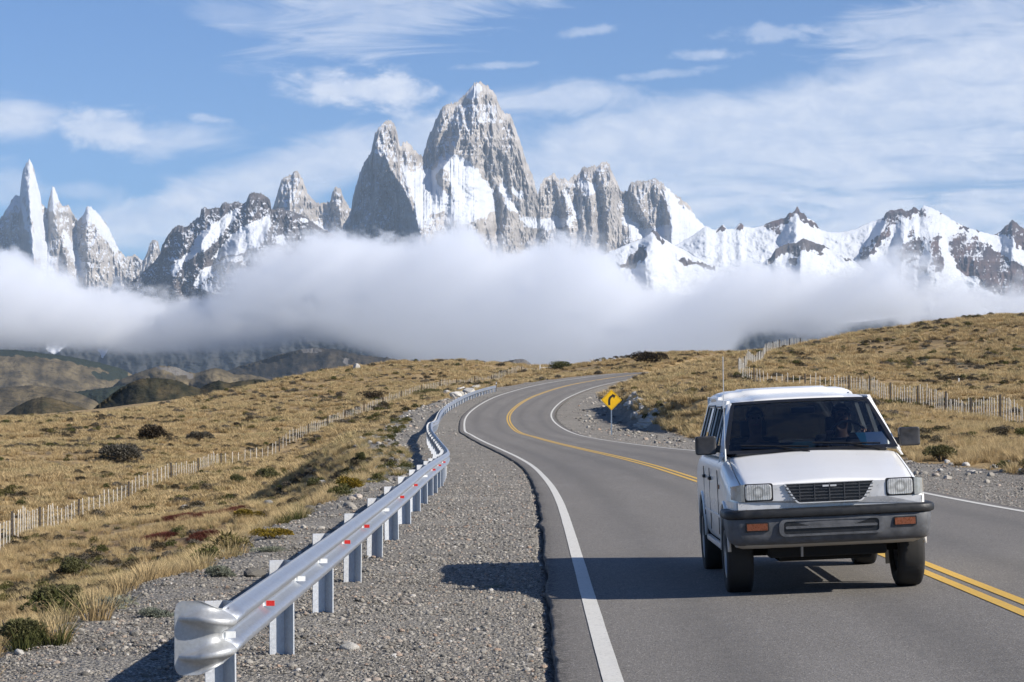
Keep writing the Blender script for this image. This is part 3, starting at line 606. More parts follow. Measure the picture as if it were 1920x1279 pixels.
M_TAN = hill_mat('tan_hillside', TAN, .004, (.025,.032,.022)); M_OLV = hill_mat('scrub_covered_mound', OLV, .02, (.02,.022,.015)); M_DRK = hill_mat('dark_hillside', DRK, .004, (.13,.12,.11)); M_TANR = hill_mat('tan_hill_with_cliffs', TAN, .005, (.17,.155,.135))
mountain('hill', [(-150,650),(-40,652),(0,655),(30,656),(60,659),(95,664),(130,668),(165,675),(200,683),(225,690),(245,700),(262,715),(300,735)], 7200, 860, M_TAN, c=4.2, cs=3.6, dust=None, seed=71, step=2.5, rows=90, vn=(25, 90), lat=(120, 150), vstretch=1., jag=.4, warp=4,
         snow=[[(-150,640),(60,650),(140,664),(235,690),(240,706),(170,688),(120,676),(60,668),(-150,668)],[(165,698),(240,702),(240,712),(190,712)]])
mountain('hill', [(150,760),(200,735),(225,712),(255,700),(285,690),(300,685),(330,688),(350,697),(365,700),(385,694),(402,689),(420,693),(440,702),(470,702),(510,712),(560,735)], 5400, 860, M_TANR, c=3.6, cs=1.2, dust=None, seed=72, step=2, rows=80, vn=(25, 60), lat=(80, 100), vstretch=1., jag=.5, warp=3,
         snow=[[(288,687),(330,687),(354,698),(352,706),(330,702),(300,694)],[(352,702),(362,698),(360,712),(350,712)]])
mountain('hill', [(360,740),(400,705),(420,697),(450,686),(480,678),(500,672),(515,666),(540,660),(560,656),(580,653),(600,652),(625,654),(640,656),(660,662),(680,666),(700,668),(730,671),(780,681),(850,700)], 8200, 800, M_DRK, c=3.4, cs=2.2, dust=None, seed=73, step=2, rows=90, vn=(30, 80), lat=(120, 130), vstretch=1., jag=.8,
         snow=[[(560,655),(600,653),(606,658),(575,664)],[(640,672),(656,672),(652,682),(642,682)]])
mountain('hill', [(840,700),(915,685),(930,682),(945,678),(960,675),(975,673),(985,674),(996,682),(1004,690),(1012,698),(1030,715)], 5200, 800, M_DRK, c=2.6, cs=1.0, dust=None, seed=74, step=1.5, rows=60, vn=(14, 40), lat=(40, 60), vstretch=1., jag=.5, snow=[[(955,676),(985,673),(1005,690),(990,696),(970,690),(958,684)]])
mountain('hill', [(-120,800),(-40,790),(0,783),(30,762),(60,748),(80,744),(100,747),(130,755),(165,768),(200,790)], 1500, 900, M_OLV, c=4.0, dust=None, seed=75, step=1.6, rows=60, vn=(2, 12), lat=(12, 30), vstretch=1., jag=.5, tone=.1)
mountain('hill', [(120,800),(165,775),(185,758),(205,742),(225,728),(245,717),(265,710),(290,708),(315,710),(335,714),(352,722),(375,728),(392,718),(410,713),(430,718),(450,714),(480,711),(505,713),(540,730)], 1150, 900, M_OLV, c=3.6, dust=None, seed=76, step=1.5, rows=90, vn=(3, 14), lat=(14, 26), vstretch=1., jag=.6, tone=-.12)
mountain('hill', [(-150,735),(0,727),(60,722),(110,728),(150,738),(180,752),(220,790)], 4200, 900, M_TANR, c=5.0, cs=2., dust=None, seed=77, step=2.5, rows=60, vn=(12, 50), lat=(50, 80), vstretch=1., jag=.4, tone=-.05)
mountain('hill', [(60,760),(110,740),(150,733),(190,728),(230,722),(260,728),(330,745)], 4800, 860, M_TAN, c=5.0, dust=None, seed=78, step=2.5, rows=50, vn=(12, 50), lat=(40, 80), vstretch=1., jag=.9, snow=[[(60,720),(330,715),(330,860),(100,860)]])
# valley floor out to the mountains
vx = np.linspace(-12000, 12000, 60); vy = np.linspace(700, 26000, 60); VX, VY = np.meshgrid(vx, vy)
tag(mesh_obj('valley_floor', np.stack([VX, VY, -62+fbm(VX/900, VY/900, 4, 3)*14], -1).reshape(-1, 3), grid_faces(60, 60), M_TAN, smooth=True, attrs={'tone': np.full(3600, .45), 'snow': np.zeros(3600)}), kind='structure')
# ------------------------------------------------------------------ guardrail
def galv(name, base=(.50,.52,.54), rough=.38, spangle=True):
    m_, g_, bs = mat(name); co = g_.n('ShaderNodeTexCoord').outputs['Object']
    v = g_.n('ShaderNodeTexVoronoi'); g_.t.links.new(co, v.inputs['Vector']); v.inputs['Scale'].default_value = 70
    sp = g_.n('ShaderNodeSeparateColor'); g_.t.links.new(v.outputs['Color'], sp.inputs[0])
    n = g_.noise(co, 5, 6, .7)
    c = g_.mix(g_.m('MULTIPLY', sp.outputs[0], .6), base, tuple(x*.78 for x in base))
    c = g_.mix(g_.ss(n, .5, .75, 0, .35), c, (.34,.34,.33))
    g_.set(bs.inputs['Base Color'], c); bs.inputs['Metallic'].default_value = .85
    g_.set(bs.inputs['Roughness'], g_.lin(g_.m('ADD', g_.m('MULTIPLY', sp.outputs[1], .35), g_.m('MULTIPLY', n, .65)), 0, 1, rough-.12, rough+.14))
    bump(g_, bs, g_.m('ADD', n, sp.outputs[0]), .12, .004)
    return m_
M_GALV = galv('galvanized_steel', (.52,.545,.58), .42); M_POST = galv('galvanized_post', (.56,.58,.61), .48)
M_REFR = plain('red_reflector', (.50,.018,.014), .3, 0, .12, 60); M_REFW = plain('white_reflector', (.85,.86,.85), .35, 0, .06, 40); M_BOLT = plain('bolt', (.45,.46,.48), .35, .9)
def road_pt(s_, o):
    f = lambda v: float(np.interp(s_, ss_, v))
    return Vector((f(cxr)+f(nxr)*o, f(cyr)+f(nyr)*o, 0)), f(th), f(zz), f(ee)
GOFF = lambda s_: -(W+float(np.mean([np.interp(s_+q_, GX, GY) for q_ in range(-14, 15, 2)])))
GX, GY = ([0, 35, 60, 75, 90, 104, 120, 140, 180, 240, 300], [2.36, 2.36, 2.75, 3.25, 3.2, 2.7, 2.15, 1.9, 2.0, 2.0, 2.0])
def rail_base(s_):
    p, h, z, e = road_pt(s_, GOFF(s_)); zg = z-e*(W+PE)-.045-.02*1.8
    return p, h, zg
S_END, SP, NPOST = 3.7, 3.5, 72
S_FAR = S_END+.35+SP*NPOST
t = empty('guardrail', rail_base(S_END)[0]+Vector((0, 0, rail_base(S_END)[2])))
tag(t, 'galvanized steel crash barrier curving along the left gravel verge', 'guardrail')
inv = t.matrix_world.inverted() if False else Matrix.Translation(-t.location)
# W profile (lateral toward road +, height above ground)
WP = [(.012,.345),(.000,.352),(.010,.362),(.045,.382),(.078,.400),(.083,.412),(.083,.428),(.078,.440),(.045,.458),(.010,.476),(.003,.486),(.000,.500),(.003,.514),(.010,.524),(.045,.542),(.078,.560),(.083,.572),(.083,.588),(.078,.600),(.045,.618),(.010,.638),(.000,.648),(.012,.655)]
WP = [(a, b+.075) for a, b in WP]; RC = .575
bs_ = np.arange(S_END, S_FAR+.3, .5)
vv = []
for s_ in bs_:
    p, h, zg = rail_base(s_); n = Vector((math.cos(h), -math.sin(h), 0)); seg = ((s_-S_END-.35) % (SP))/SP
    lap = .003 if ((s_-S_END) % 7.0) < .45 else 0
    for sgn in (0, 1):
        for a, b in (WP if sgn == 0 else WP[::-1]):
            q = p + n*(.10+a-(.004 if sgn else 0)+lap) + Vector((0, 0, zg+b)); vv.append(inv @ q)
k = len(WP)*2; fc = []
for i in range(len(bs_)-1):
    for j in range(k): fc.append((i*k+j, i*k+(j+1) % k, (i+1)*k+(j+1) % k, (i+1)*k+j))
fc += [tuple(range(k-1, -1, -1)), tuple(range((len(bs_)-1)*k, len(bs_)*k))]
rail = mesh_obj('rail', vv, fc, M_GALV, t, smooth=False)
rail.data.polygons.foreach_set('use_smooth', np.array([1]*(len(fc)-2)+[0, 0], bool))
# flared end wing: the two folds die out into a curled flat plate
p, h, zg = rail_base(S_END); n = Vector((math.cos(h), -math.sin(h), 0)); d = Vector((math.sin(h), math.cos(h), 0))
def wing():
    nu, v_ = 40, []; prof = WP[::1]; kk = len(prof)
    zc = .5
    for i in range(nu):
        u = i/(nu-1)
        ang = sstep(np.array(u), .10, .62)*R(88)          # path turns away from the road behind the rail line
        L_ = .31
        # integrate path
        steps = 40; x = y = 0.
        for q in range(steps):
            uu = u*(q+.5)/steps; a_ = float(sstep(np.array(uu), .0, .5))*R(90)
            x += -math.sin(a_)*L_*u/steps; y += -math.cos(a_)*L_*u/steps
        a_ = float(sstep(np.array(u), .0, .5))*R(90)
        nrm = n*math.cos(a_) + (-d)*math.sin(a_)
        fold = 1-min(1, max(0, (u-.12)/.80)); fold = fold*(2-fold)*.9+.1*fold if u > .12 else 1.
        narrow = 1-min(1, max(0, (u-.10)/.82))
        tall = 1+.34*float(sstep(np.array(u), .12, .6))
        cornr = 1-.30*(1-math.sqrt(max(0, 1-((u-.84)/.16)**2))) if u > .84 else 1
        for j, (a0, b0) in enumerate(prof):
            b = (b0-RC)
            if abs(b) < .155: pass
            bb = b*tall*(cornr if abs(b) > .1 else 1)
            # pinch each fold ridge as it fades
            for c0 in (-.08, .08):
                if abs(b-c0) < .062: bb = (c0 + (b-c0)*(.18+.82*narrow))*tall
            q = p + n*(.10+x*1.0) + d*y + nrm*(a0*fold+.004) + Vector((0, 0, zg+RC-.01*u+bb))
            v_.append(inv @ q)
    f = [(i*kk+j, i*kk+j+1, (i+1)*kk+j+1, (i+1)*kk+j) for i in range(nu-1) for j in range(kk-1)]
    return v_, f
v_, f_ = wing()
M_WING = galv('dull_galvanized_plate', (.50,.51,.51), .52)
M_WING.node_tree.nodes['Principled BSDF'].inputs['Metallic'].default_value = .6
w_ = mesh_obj('end_wing', v_, f_, M_WING, t, smooth=True); w_['label'] = 'dull flared end plate with two dying folds'
md = w_.modifiers.new('solid', 'SOLIDIFY'); md.thickness = .004; md.offset = 0
md = w_.modifiers.new('sub', 'SUBSURF'); md.levels = 1; md.render_levels = 2
bm_ = MB()
for (dy, dz) in ((.05,.62),(.05,.38),(.16,.63),(.16,.37)):
    bm_ = MB(); q = inv @ (p+d*dy+n*(.185 if abs(dz-.5) > .05 and abs(dz-.5) < .11 else .112)+Vector((0, 0, zg+dz+.075))); bm_.tube([q, q+n*.012], .012, 8); bm_.build('bolt', M_BOLT, t)
# posts: angled V-section steel posts with blockout, bolts
post0 = None
for i in range(NPOST+1):
    s_ = S_END+.85+SP*i
    p, h, zg = rail_base(s_)
    if post0 is None:
        b = MB(); w2, fl, tk = .075, .085, .006
        # V section open to the camera, shaped so one plate is sunlit, one shaded
        pl = [(-.105,.0),(-.10,-.006),(.0,.048),(.078,-.032),(.086,-.026),(.004,.056),(-.1,.006)]
        b.prism([(x, y) for x, y in pl], -.25, .70, 'z'); b.box(.02, .098, .0, .09, .475, .675)
        po = b.build('post', M_POST, t); post0 = po; po.data.name = 'post'
    else:
        po = post0.copy(); C.objects.link(po)
    po.parent = t; po.rotation_euler = (R(random.uniform(-.6,.6)), R(random.uniform(-.8,.8)), -h+R(random.uniform(-2,2))); po.location = inv @ (p+Vector((0,0,zg+random.uniform(-.006,.006))))
# reflectors in the valley of the rail
seq = [(0.12,'w')]+[(SP*.5*(i+1)-.1+.35, 'r' if (i % 3) in (0, ) or i in (3,6,9) else 'w') for i in range(0)]
refl = [(.03,'w'),(2.1,'r'),(4.2,'w'),(6.1,'w'),(8.6,'r'),(11.2,'r'),(14.6,'w'),(18.,'r'),(22.,'r'),(26.,'w'),(30.5,'r'),(35,'r'),(40,'r')]
prot = {}
for ds, kind_ in refl:
    s_ = S_END+ds; p, h, zg = rail_base(s_)
    if kind_ not in prot:
        b = MB(); b.box(0, .075, -.003, .003, -.018, .018).box(.020, .075, -.008, -.003, -.0175, .0175, 1)
        ro = b.build('reflector', None, t, mats=[M_REFW, M_REFR if kind_ == 'r' else M_REFW]); prot[kind_] = ro
        ro['label'] = 'red reflector tab' if kind_ == 'r' else 'white reflector tab'
    else: ro = prot[kind_].copy(); C.objects.link(ro)
    ro.parent = t; ro.rotation_euler = (0, 0, -h); ro.location = inv @ (p+Vector((math.cos(h),-math.sin(h),0))*.102+Vector((0,0,zg+RC)))
# end delineator post at the far end of the guardrail
p, h, zg = rail_base(S_FAR+1.2)
b = MB(); b.box(-.06, .06, -.04, .04, -.1, 1.15).box(-.065, .065, -.045, .045, .9, 1.0, 1)
o = b.build('marker_post', None, mats=[plain('weathered_grey_post', (.16,.15,.14), .8, 0, .3, 10), M_REFW]); o.location = p+Vector((.1,0,zg))
tag(o, 'short grey marker post at the far end of the guardrail', 'post')

# ------------------------------------------------------------------ curve sign
M_SIGNY = plain('yellow_sign_face', (.88,.50,.006), .45, 0, .05, 4); M_SIGNK = plain('black_sign_paint', (.015,.015,.015), .5); M_SPOST = plain('grey_blue_painted_post', (.22,.27,.33), .5, .2, .15, 6)
SY = 150.0; SX = (1146.5-CX)*SY/F; gz = float(ground_at(SX, SY)[0][0]); sc_ = SY/F
sg = empty('curve_sign', (SX, SY, gz), (0, 0, R(-2)))
tag(sg, 'yellow diamond warning sign with black right bend arrow beside the road', 'road sign')
zc = CAMZ-(750-HY)*sc_ - gz; hd = 19.6*sc_
def rounded_diamond(h_, r_):
    pts = []
    for k_ in range(4):
        a0 = k_*90; cxx, czz = math.cos(R(a0))*(h_-r_*1.414), math.sin(R(a0))*(h_-r_*1.414)
        for q in range(-45, 46, 15): pts.append((cxx+r_*math.cos(R(a0+q)), czz+r_*math.sin(R(a0+q))))
    return pts
sp_ = [(x, z+zc) for x, z in rounded_diamond(hd, .05)]
MB().prism(sp_, -.004, 0).build('sign_panel', M_SIGNY, sg)
ou = rounded_diamond(hd*.93, .045); inn = rounded_diamond(hd*.90, .042); nn_ = len(ou)
MB().add([(x, -.006, z+zc) for x, z in ou]+[(x, -.006, z+zc) for x, z in inn], [(i, (i+1) % nn_, nn_+(i+1) % nn_, nn_+i) for i in range(nn_)]).build('sign_border', M_SIGNK, sg)
# arrow: stem rising then bending to the right
px_ = lambda u, v: ((u-1357)*.3284*sc_, (332-v)*.3284*sc_+zc-.0)
cl = [(1345,362),(1344,345),(1345,330),(1350,318),(1358,311),(1366,307)]; wd = 6.2
L_ = []; R_ = []
for i, (u, v_) in enumerate(cl):
    a = cl[max(i-1, 0)]; b_ = cl[min(i+1, len(cl)-1)]; dx, dy_ = b_[0]-a[0], b_[1]-a[1]; q = math.hypot(dx, dy_)
    L_.append(px_(u+dy_/q*wd, v_-dx/q*wd)); R_.append(px_(u-dy_/q*wd, v_+dx/q*wd))
nL = len(cl)
v3 = [(x, -.007, z) for x, z in L_+R_]; f3 = [(i, i+1, nL+i+1, nL+i) for i in range(nL-1)]
v3 += [(x, -.007, z) for x, z in (px_(1360,296), px_(1381,306), px_(1371,325))]; f3.append((2*nL, 2*nL+1, 2*nL+2))
mesh_obj('arrow', v3, f3, M_SIGNK, sg)
MB().box(-.04, .04, .002, .05, -.3, zc+hd*.6).build('sign_post', M_SPOST, sg)
for q in (.285, -.285): MB().box(-.18, .18, .0015, .03, zc+q-.025, zc+q+.025).build('bracket', M_SPOST, sg)

# ------------------------------------------------------------------ fences of upright pickets on wire
M_PICK = plain('weathered_picket', (.60,.56,.48), .85, 0, .3, 3, bmp=.01); M_DPOST = plain('dark_fence_post', (.075,.062,.05), .9, 0, .35, 5, bmp=.02); M_WIRE = plain('fence_wire', (.25,.24,.22), .5, .6)
def fence(ctrl, spacing, n_in, label, every, hgt=1.22, seedn=5, zoff=None):
    rg = random.Random(seedn)
    pts = [Vector(P(a, b, c_)) for a, b, c_ in ctrl]
    # resample along the ground
    path = []
    for a, b in zip(pts[:-1], pts[1:]):
        m_ = max(2, int((b.xy-a.xy).length/.5))
        for q in range(m_): path.append(a.lerp(b, q/m_))
    path.append(pts[-1])
    xs = smooth(np.array([p.x for p in path]), 5); ys = smooth(np.array([p.y for p in path]), 5)
    gzs = ground_at(xs, ys)[0]
    dist = np.r_[0, np.cumsum(np.hypot(np.diff(xs), np.diff(ys)))]
    fn = empty('picket_fence', (xs[0], ys[0], gzs[0])); tag(fn, label, 'fence')
    o0 = fn.location.copy()
    mb = [MB() for _ in range(4)]; pk = [None]*4
    for j in range(4):
        w2 = .036+.007*j; t2 = .02; hh = hgt*(.93+.05*j)
        mb[j].add([(-w2,-t2,-.12),(w2,-t2,-.12),(w2,t2,-.12),(-w2,t2,-.12),(-w2*.8,-t2,hh*.6),(w2*.85,-t2,hh*.6),(w2*.85,t2,hh*.6),(-w2*.8,t2,hh*.6),(-w2*.9+.01,-t2*.8,hh-.02*j),(w2*.6+.01,-t2*.8,hh),(w2*.6+.01,t2*.8,hh),(-w2*.9+.01,t2*.8,hh-.02*j)],
                  [(3,2,1,0),(8,9,10,11)]+[(a+i, a+(i+1)%4, a+4+(i+1)%4, a+4+i) for a in (0,4) for i in range(4)])
    rest = MB(); s_ = 0; i = 0; cnt = 0; tops_ = []; dpost = None; sleeves = []
    while s_ < dist[-1]:
        x = float(np.interp(s_, dist, xs)); y = float(np.interp(s_, dist, ys)); z = float(np.interp(s_, dist, gzs))
        hx = float(np.interp(s_+.3, dist, xs))-x; hy = float(np.interp(s_+.3, dist, ys))-y; a = math.atan2(hy, hx)
        loc = Vector((x, y, z))-o0
        ln = rg.gauss(0, .022); ln2 = rg.gauss(0, .03); hs = 1+rg.gauss(0, .035)
        tops_.append((loc, hgt))
        if i % every == 0:
            if dpost is None: dpost = MB().box(-.055, .055, -.055, .055, -.3, hgt*1.09).build('post', M_DPOST, fn, bevel=.012, seg=1); q = dpost
            else: q = dpost.copy(); C.objects.link(q); q.parent = fn
            q.location = loc; q.rotation_euler = (ln*.5, ln2*.5, a)
        elif cnt < n_in:
            j = rg.randrange(4)
            if pk[j] is None: pk[j] = mb[j].build('picket', M_PICK, fn); q = pk[j]
            else: q = pk[j].copy(); C.objects.link(q); q.parent = fn
            q.location = loc; q.rotation_euler = (ln, ln2, a); q.scale = (1, 1, hs); cnt += 1
        else:
            j = rg.randrange(4); mt = Matrix.Translation(loc) @ Euler((ln, ln2, a)).to_matrix().to_4x4() @ Matrix.Scale(hs, 4, (0,0,1))
            rest.add([mt @ Vector(v) for v in mb[j].v], mb[j].f)
        s_ += spacing*rg.uniform(.93, 1.07); i += 1
    if rest.v: rest.build('picket_row', M_PICK, fn)['kind'] = 'stuff'
    wm = MB()
    for fr in (.2,.38,.56,.74,.9): wm.tube([l+Vector((0,0,h_*fr)) for l, h_ in tops_[::2]], .008, 3)
    wm.build('wire', M_WIRE, fn)
    return fn
LF = [(-60,1075,88),(4,1033,100),(73,995,122),(148,973,140),(211,950,150),(263,926,162),(308,912,170),(375,885,192),(413,877,208),(503,862,220),(554,826,232),(571,821,238),(601,810,252),(646,791,275),(698,770,300),(749,750,325),(861,724,380),(930,714,415),(995,704,455),(1080,697,500),(1150,692,520)]
fence(LF, 1.55, 99, 'long pale picket fence below the guardrail, crossing the golden field', 11, seedn=5)
RF = [(1985,845,108),(1912,810,123),(1818,790,140),(1751,771,155),(1697,761,165),(1650,747,175),(1611,740,188),(1572,737,196),(1500,733,203),(1470,731,205),(1439,728,208),(1407,718,213),(1384,703,220),(1388,694,235),(1402,686,250),(1418,675,290),(1435,664,325),(1465,656,350),(1510,648,372),(1552,641,390),(1595,633,420)]
fence(RF, .95, 99, 'pale picket fence climbing the right hillside behind the white wagon', 11, seedn=9, hgt=1.36)
# ------------------------------------------------------------------ white wagon
def car_paint(name, col, dirt=True):
    m_, g_, bs = mat(name); co = g_.n('ShaderNodeTexCoord').outputs['Object']
    sp = g_.n('ShaderNodeSeparateXYZ'); g_.t.links.new(co, sp.inputs[0])
    n = g_.noise(co, 3.5, 6, .65); n2 = g_.noise(co, 40, 4, .7)
    low = g_.ss(g_.m('MULTIPLY_ADD', g_.m('SUBTRACT', n, .5), .5, sp.outputs[2]), .85, .45)
    c = g_.mix(g_.m('MULTIPLY', low, .6), col, (.33, .29, .24))
    c = g_.mix(g_.ss(n, .5, .8, 0, .12), c, (.5, .47, .42))
    c = g_.mix(g_.ss(n2, .66, .74, 0, .25), c, (.4, .37, .33))
    g_.set(bs.inputs['Base Color'], c)
    g_.set(bs.inputs['Roughness'], g_.m('ADD', g_.m('MULTIPLY', low, .4), .25)); bs.inputs['Coat Weight'].default_value = .35; bs.inputs['Coat Roughness'].default_value = .08
    return m_
M_CAR = car_paint('worn_white_car_paint', (.80, .79, .76)); M_DARKIN = plain('dark_interior', (.02,.02,.022), .8, 0, .2, 12); M_WELL = plain('wheel_well', (.012,.012,.012), .95)
M_BUMPD = plain('black_bumper_plastic', (.011,.012,.014), .55, 0, .35, 14, bmp=.003); M_BUMPG = plain('faded_grey_bumper', (.085,.088,.095), .6, 0, .28, 9, bmp=.003)
M_RUB = plain('tyre_rubber', (.022,.021,.020), .85, 0, .35, 18, bmp=.003); M_RIM = plain('steel_rim', (.28,.29,.30), .4, .7, .15, 12); M_SILV = plain('silver_grille_surround', (.60,.60,.60), .35, .2, .12, 8, coat=.3)
M_BLK = plain('black_trim', (.012,.012,.013), .4, 0, .2, 20); M_AMB = plain('dull_amber_lens', (.17,.05,.018), .3, 0, .15, 40, coat=.5); M_MIR = plain('black_mirror_housing', (.03,.03,.033), .45, 0, .25, 20); M_CHR = plain('reflector_bowl', (.8,.8,.78), .18, 1.)
M_SEAT = plain('grey_seat_cloth', (.045,.048,.055), .9, 0, .2, 20); M_BLUE = plain('blue_cloth', (.012,.06,.10), .9, 0, .2, 10)
def glass_mat(name, tr, rough=.02, fac=.08):
    m_ = bpy.data.materials.new(name); m_.use_nodes = True; t_ = m_.node_tree; t_.nodes.clear(); g_ = G(t_)
    o_ = g_.n('ShaderNodeOutputMaterial'); a = g_.n('ShaderNodeBsdfTransparent'); b = g_.n('ShaderNodeBsdfGlossy'); mx = g_.n('ShaderNodeMixShader'); fr = g_.n('ShaderNodeFresnel')
    a.inputs[0].default_value = (*tr, 1); b.inputs['Roughness'].default_value = rough; b.inputs[0].default_value = (.9, .95, 1, 1); fr.inputs[0].default_value = 1.5
    t_.links.new(fr.outputs[0], mx.inputs[0]); t_.links.new(a.outputs[0], mx.inputs[1]); t_.links.new(b.outputs[0], mx.inputs[2]); t_.links.new(mx.outputs[0], o_.inputs[0])
    return m_
M_GLASS = glass_mat('tinted_windscreen', (.76, .79, .80)); M_GLASSD = glass_mat('dark_side_glass', (.16, .18, .20))
def lens_mat():
    m_, g_, bs = mat('scratched_lens_painted_glint'); co = g_.n('ShaderNodeTexCoord').outputs['Object']
    w_ = g_.n('ShaderNodeTexWave', wave_type='BANDS', bands_direction='X'); g_.t.links.new(co, w_.inputs[0]); w_.inputs['Scale'].default_value = 16; w_.inputs['Distortion'].default_value = .5
    n = g_.noise(co, 22, 6, .7)
    vv = g_.n('ShaderNodeTexVoronoi'); g_.t.links.new(co, vv.inputs[0]); vv.inputs['Scale'].default_value = 10
    c = g_.mix(g_.ss(n, .3, .7), (.38, .38, .37), (.76, .75, .74)); c = g_.mix(g_.m('MULTIPLY', w_.outputs['Fac'], .3), c, (.25, .25, .245)); sp = g_.n('ShaderNodeSeparateXYZ'); g_.t.links.new(co, sp.inputs[0]); dx_ = g_.m('SUBTRACT', g_.m('ABSOLUTE', sp.outputs[0]), .62); dz_ = g_.m('SUBTRACT', sp.outputs[2], .93); rd = g_.m('POWER', g_.m('ADD', g_.m('MULTIPLY', dx_, dx_), g_.m('MULTIPLY', dz_, dz_)), .5)
    c = g_.mix(g_.ss(rd, .030, .010, 0, .6), c, (.85, .84, .80)); c = g_.mix(g_.m('MULTIPLY', g_.ss(rd, .030, .038), g_.ss(rd, .060, .046)), c, (.34, .34, .33))  # bright centre and dark ring paint a round reflection into the lens colour
    g_.set(bs.inputs['Base Color'], c); bs.inputs['Roughness'].default_value = .18; bs.inputs['Metallic'].default_value = .35; bs.inputs['Coat Weight'].default_value = .8
    bump(g_, bs, w_.outputs['Fac'], .35, .004); return m_
M_LENS = lens_mat(); M_CLENS = plain('corner_lamp_lens', (.33,.34,.34), .12, .3, .12, 30, coat=.7)
FA, RA, TR, TRAD = .85, 3.85, .765, .362
zc_, = ground_at(2.74, 21.6)[0][:1] if False else (0.0,)
p0, h0, z0_, e0_ = road_pt(12.0, 0)
YAW = R(-.82); CARX, CARY = 2.815, 20.75
xa = CARX+.0143*.85; ya = CARY+.85
i_ = int(np.argmin(abs(cyr-ya))); gzc = zz[i_]+ee[i_]*(xa-cxr[i_])
car = empty('white_wagon', (CARX, CARY, gzc-.004), (0, -math.atan(float(ee[i_]))*1.25, YAW))
tag(car, 'white four door wagon driving toward the viewer on the near lane', 'car')
bpy.context.view_layer.update(); CM = car.matrix_world.copy()
def cr(pts, xs):
    """monotone-ish interpolation of table pts at xs"""
    pts = np.array(pts); return np.stack([np.interp(xs, pts[:, 0], pts[:, k]) for k in range(1, pts.shape[1])], 1)
ST = [(.10,.812,.50,.992),(.12,.832,.46,1.002),(.20,.845,.44,1.020),(.35,.856,.42,1.052),(.60,.864,.42,1.102),(.90,.868,.42,1.158),(1.20,.868,.42,1.215),(1.36,.868,.42,1.248),(1.60,.868,.40,1.250),(2.6,.870,.40,1.250),(3.6,.870,.40,1.250),(4.4,.868,.42,1.250),(4.75,.860,.46,1.245),(4.88,.845,.50,1.235),(4.93,.815,.54,1.215)]
ys_ = np.unique(np.r_[np.linspace(.10,.22,7), np.linspace(.22,1.4,26), np.linspace(1.4,4.7,45), np.linspace(4.7,4.93,8)]); tb = cr(ST, ys_)
def prof(w, zb, zt):
    return [(0,zb),(w-.30,zb),(w-.10,zb+.004),(w-.045,zb+.02),(w-.018,zb+.07),(w-.008,.60),(w-.001,.72),(w,.85),(w-.004,zt-.24),(w-.014,zt-.17),(w-.035,zt-.105),(w-.062,zt-.066),(w-.095,zt-.044),(w-.15,zt-.030),(w*.62,zt-.014),(w*.3,zt-.003),(0,zt)]
V = []; npf = 17
for y, (w, zb, zt) in zip(ys_, tb):
    pr = prof(w, zb, zt); full = pr + [(-x, z) for x, z in pr[-2:0:-1]]
    V += [(x, y, z) for x, z in full]
kk = len(full); Fc = []
for i in range(len(ys_)-1):
    for j in range(kk): Fc.append((i*kk+j, (i+1)*kk+j, (i+1)*kk+(j+1) % kk, i*kk+(j+1) % kk))
Fc += [tuple(range(kk)), tuple(range(len(ys_)*kk-1, (len(ys_)-1)*kk-1, -1))]
body = mesh_obj('body', V, Fc, None, None, True, mats=[M_CAR, M_WELL])
bm = bmesh.new(); bm.from_mesh(body.data); bmesh.ops.recalc_face_normals(bm, faces=bm.faces); bm.to_mesh(body.data); bm.free()
cut = MB()
for yc_ in (FA, RA):
    for sx_ in (-1, 1):
        n_ = 40; r_ = .425
        ring = [(yc_+r_*math.cos(2*math.pi*q/n_), .385+r_*math.sin(2*math.pi*q/n_)*1.0) for q in range(n_)]
        a, b_ = sorted((sx_*.50, sx_*1.05)); cut.prism(ring, a, b_, 'x')
cutter = cut.build('cutter', None, mats=[M_WELL, M_WELL]); cutter.data.polygons.foreach_set('material_index', np.ones(len(cutter.data.polygons), np.int32))
cav = MB().box(-.735, .735, 1.46, 4.72, .60, 1.6).build('cavity', None, mats=[M_WELL, M_WELL]); cav.data.polygons.foreach_set('material_index', np.ones(len(cav.data.polygons), np.int32))
for c_ in (cutter, cav):
    md = body.modifiers.new('b', 'BOOLEAN'); md.operation = 'DIFFERENCE'; md.solver = 'EXACT'; md.object = c_
bpy.context.view_layer.update(); dg = bpy.context.evaluated_depsgraph_get()
nm_ = bpy.data.meshes.new_from_object(body.evaluated_get(dg)); body.modifiers.clear(); body.data = nm_
for c_ in (cutter, cav): bpy.data.objects.remove(c_)
body.parent = car
try: body.data.set_sharp_from_angle(angle=R(40))
except Exception: pass
# hood panel, slightly proud of the wings with a dark shut line
yh = np.linspace(.085, 1.33, 26); xh = np.linspace(-1, 1, 27); vv = []
def topz(x, y):
    w, zb, zt = cr(ST, np.array([max(y, .10)]))[0]; q = abs(x); t_ = [(0,zt),(w*.3,zt-.003),(w*.62,zt-.014),(w-.15,zt-.030),(w-.095,zt-.044)]
    return np.interp(q, [a for a, b in t_], [b for a, b in t_])
hw = lambda y: np.interp(y, [.08,.2,.6,1.0,1.33], [.742,.752,.764,.768,.765])
def hood_grid(lift, shrink):
    o_ = []
    for y in yh:
        for x in xh:
            X_ = x*(hw(y)-shrink); z = topz(X_, y)+lift+.012*sstep(abs(np.array(X_)), .30, .42)*0-.010*(sstep(np.array(abs(x)), .0, .62))+.010
            if y < .12: z -= (.12-y)*.55
            o_.append((X_, y, float(z)))
    return o_
hood = mesh_obj('hood', hood_grid(.006, 0), grid_faces(26, 27), M_CAR, car, True)
md = hood.modifiers.new('s', 'SOLIDIFY'); md.thickness = .014; md.offset = -1
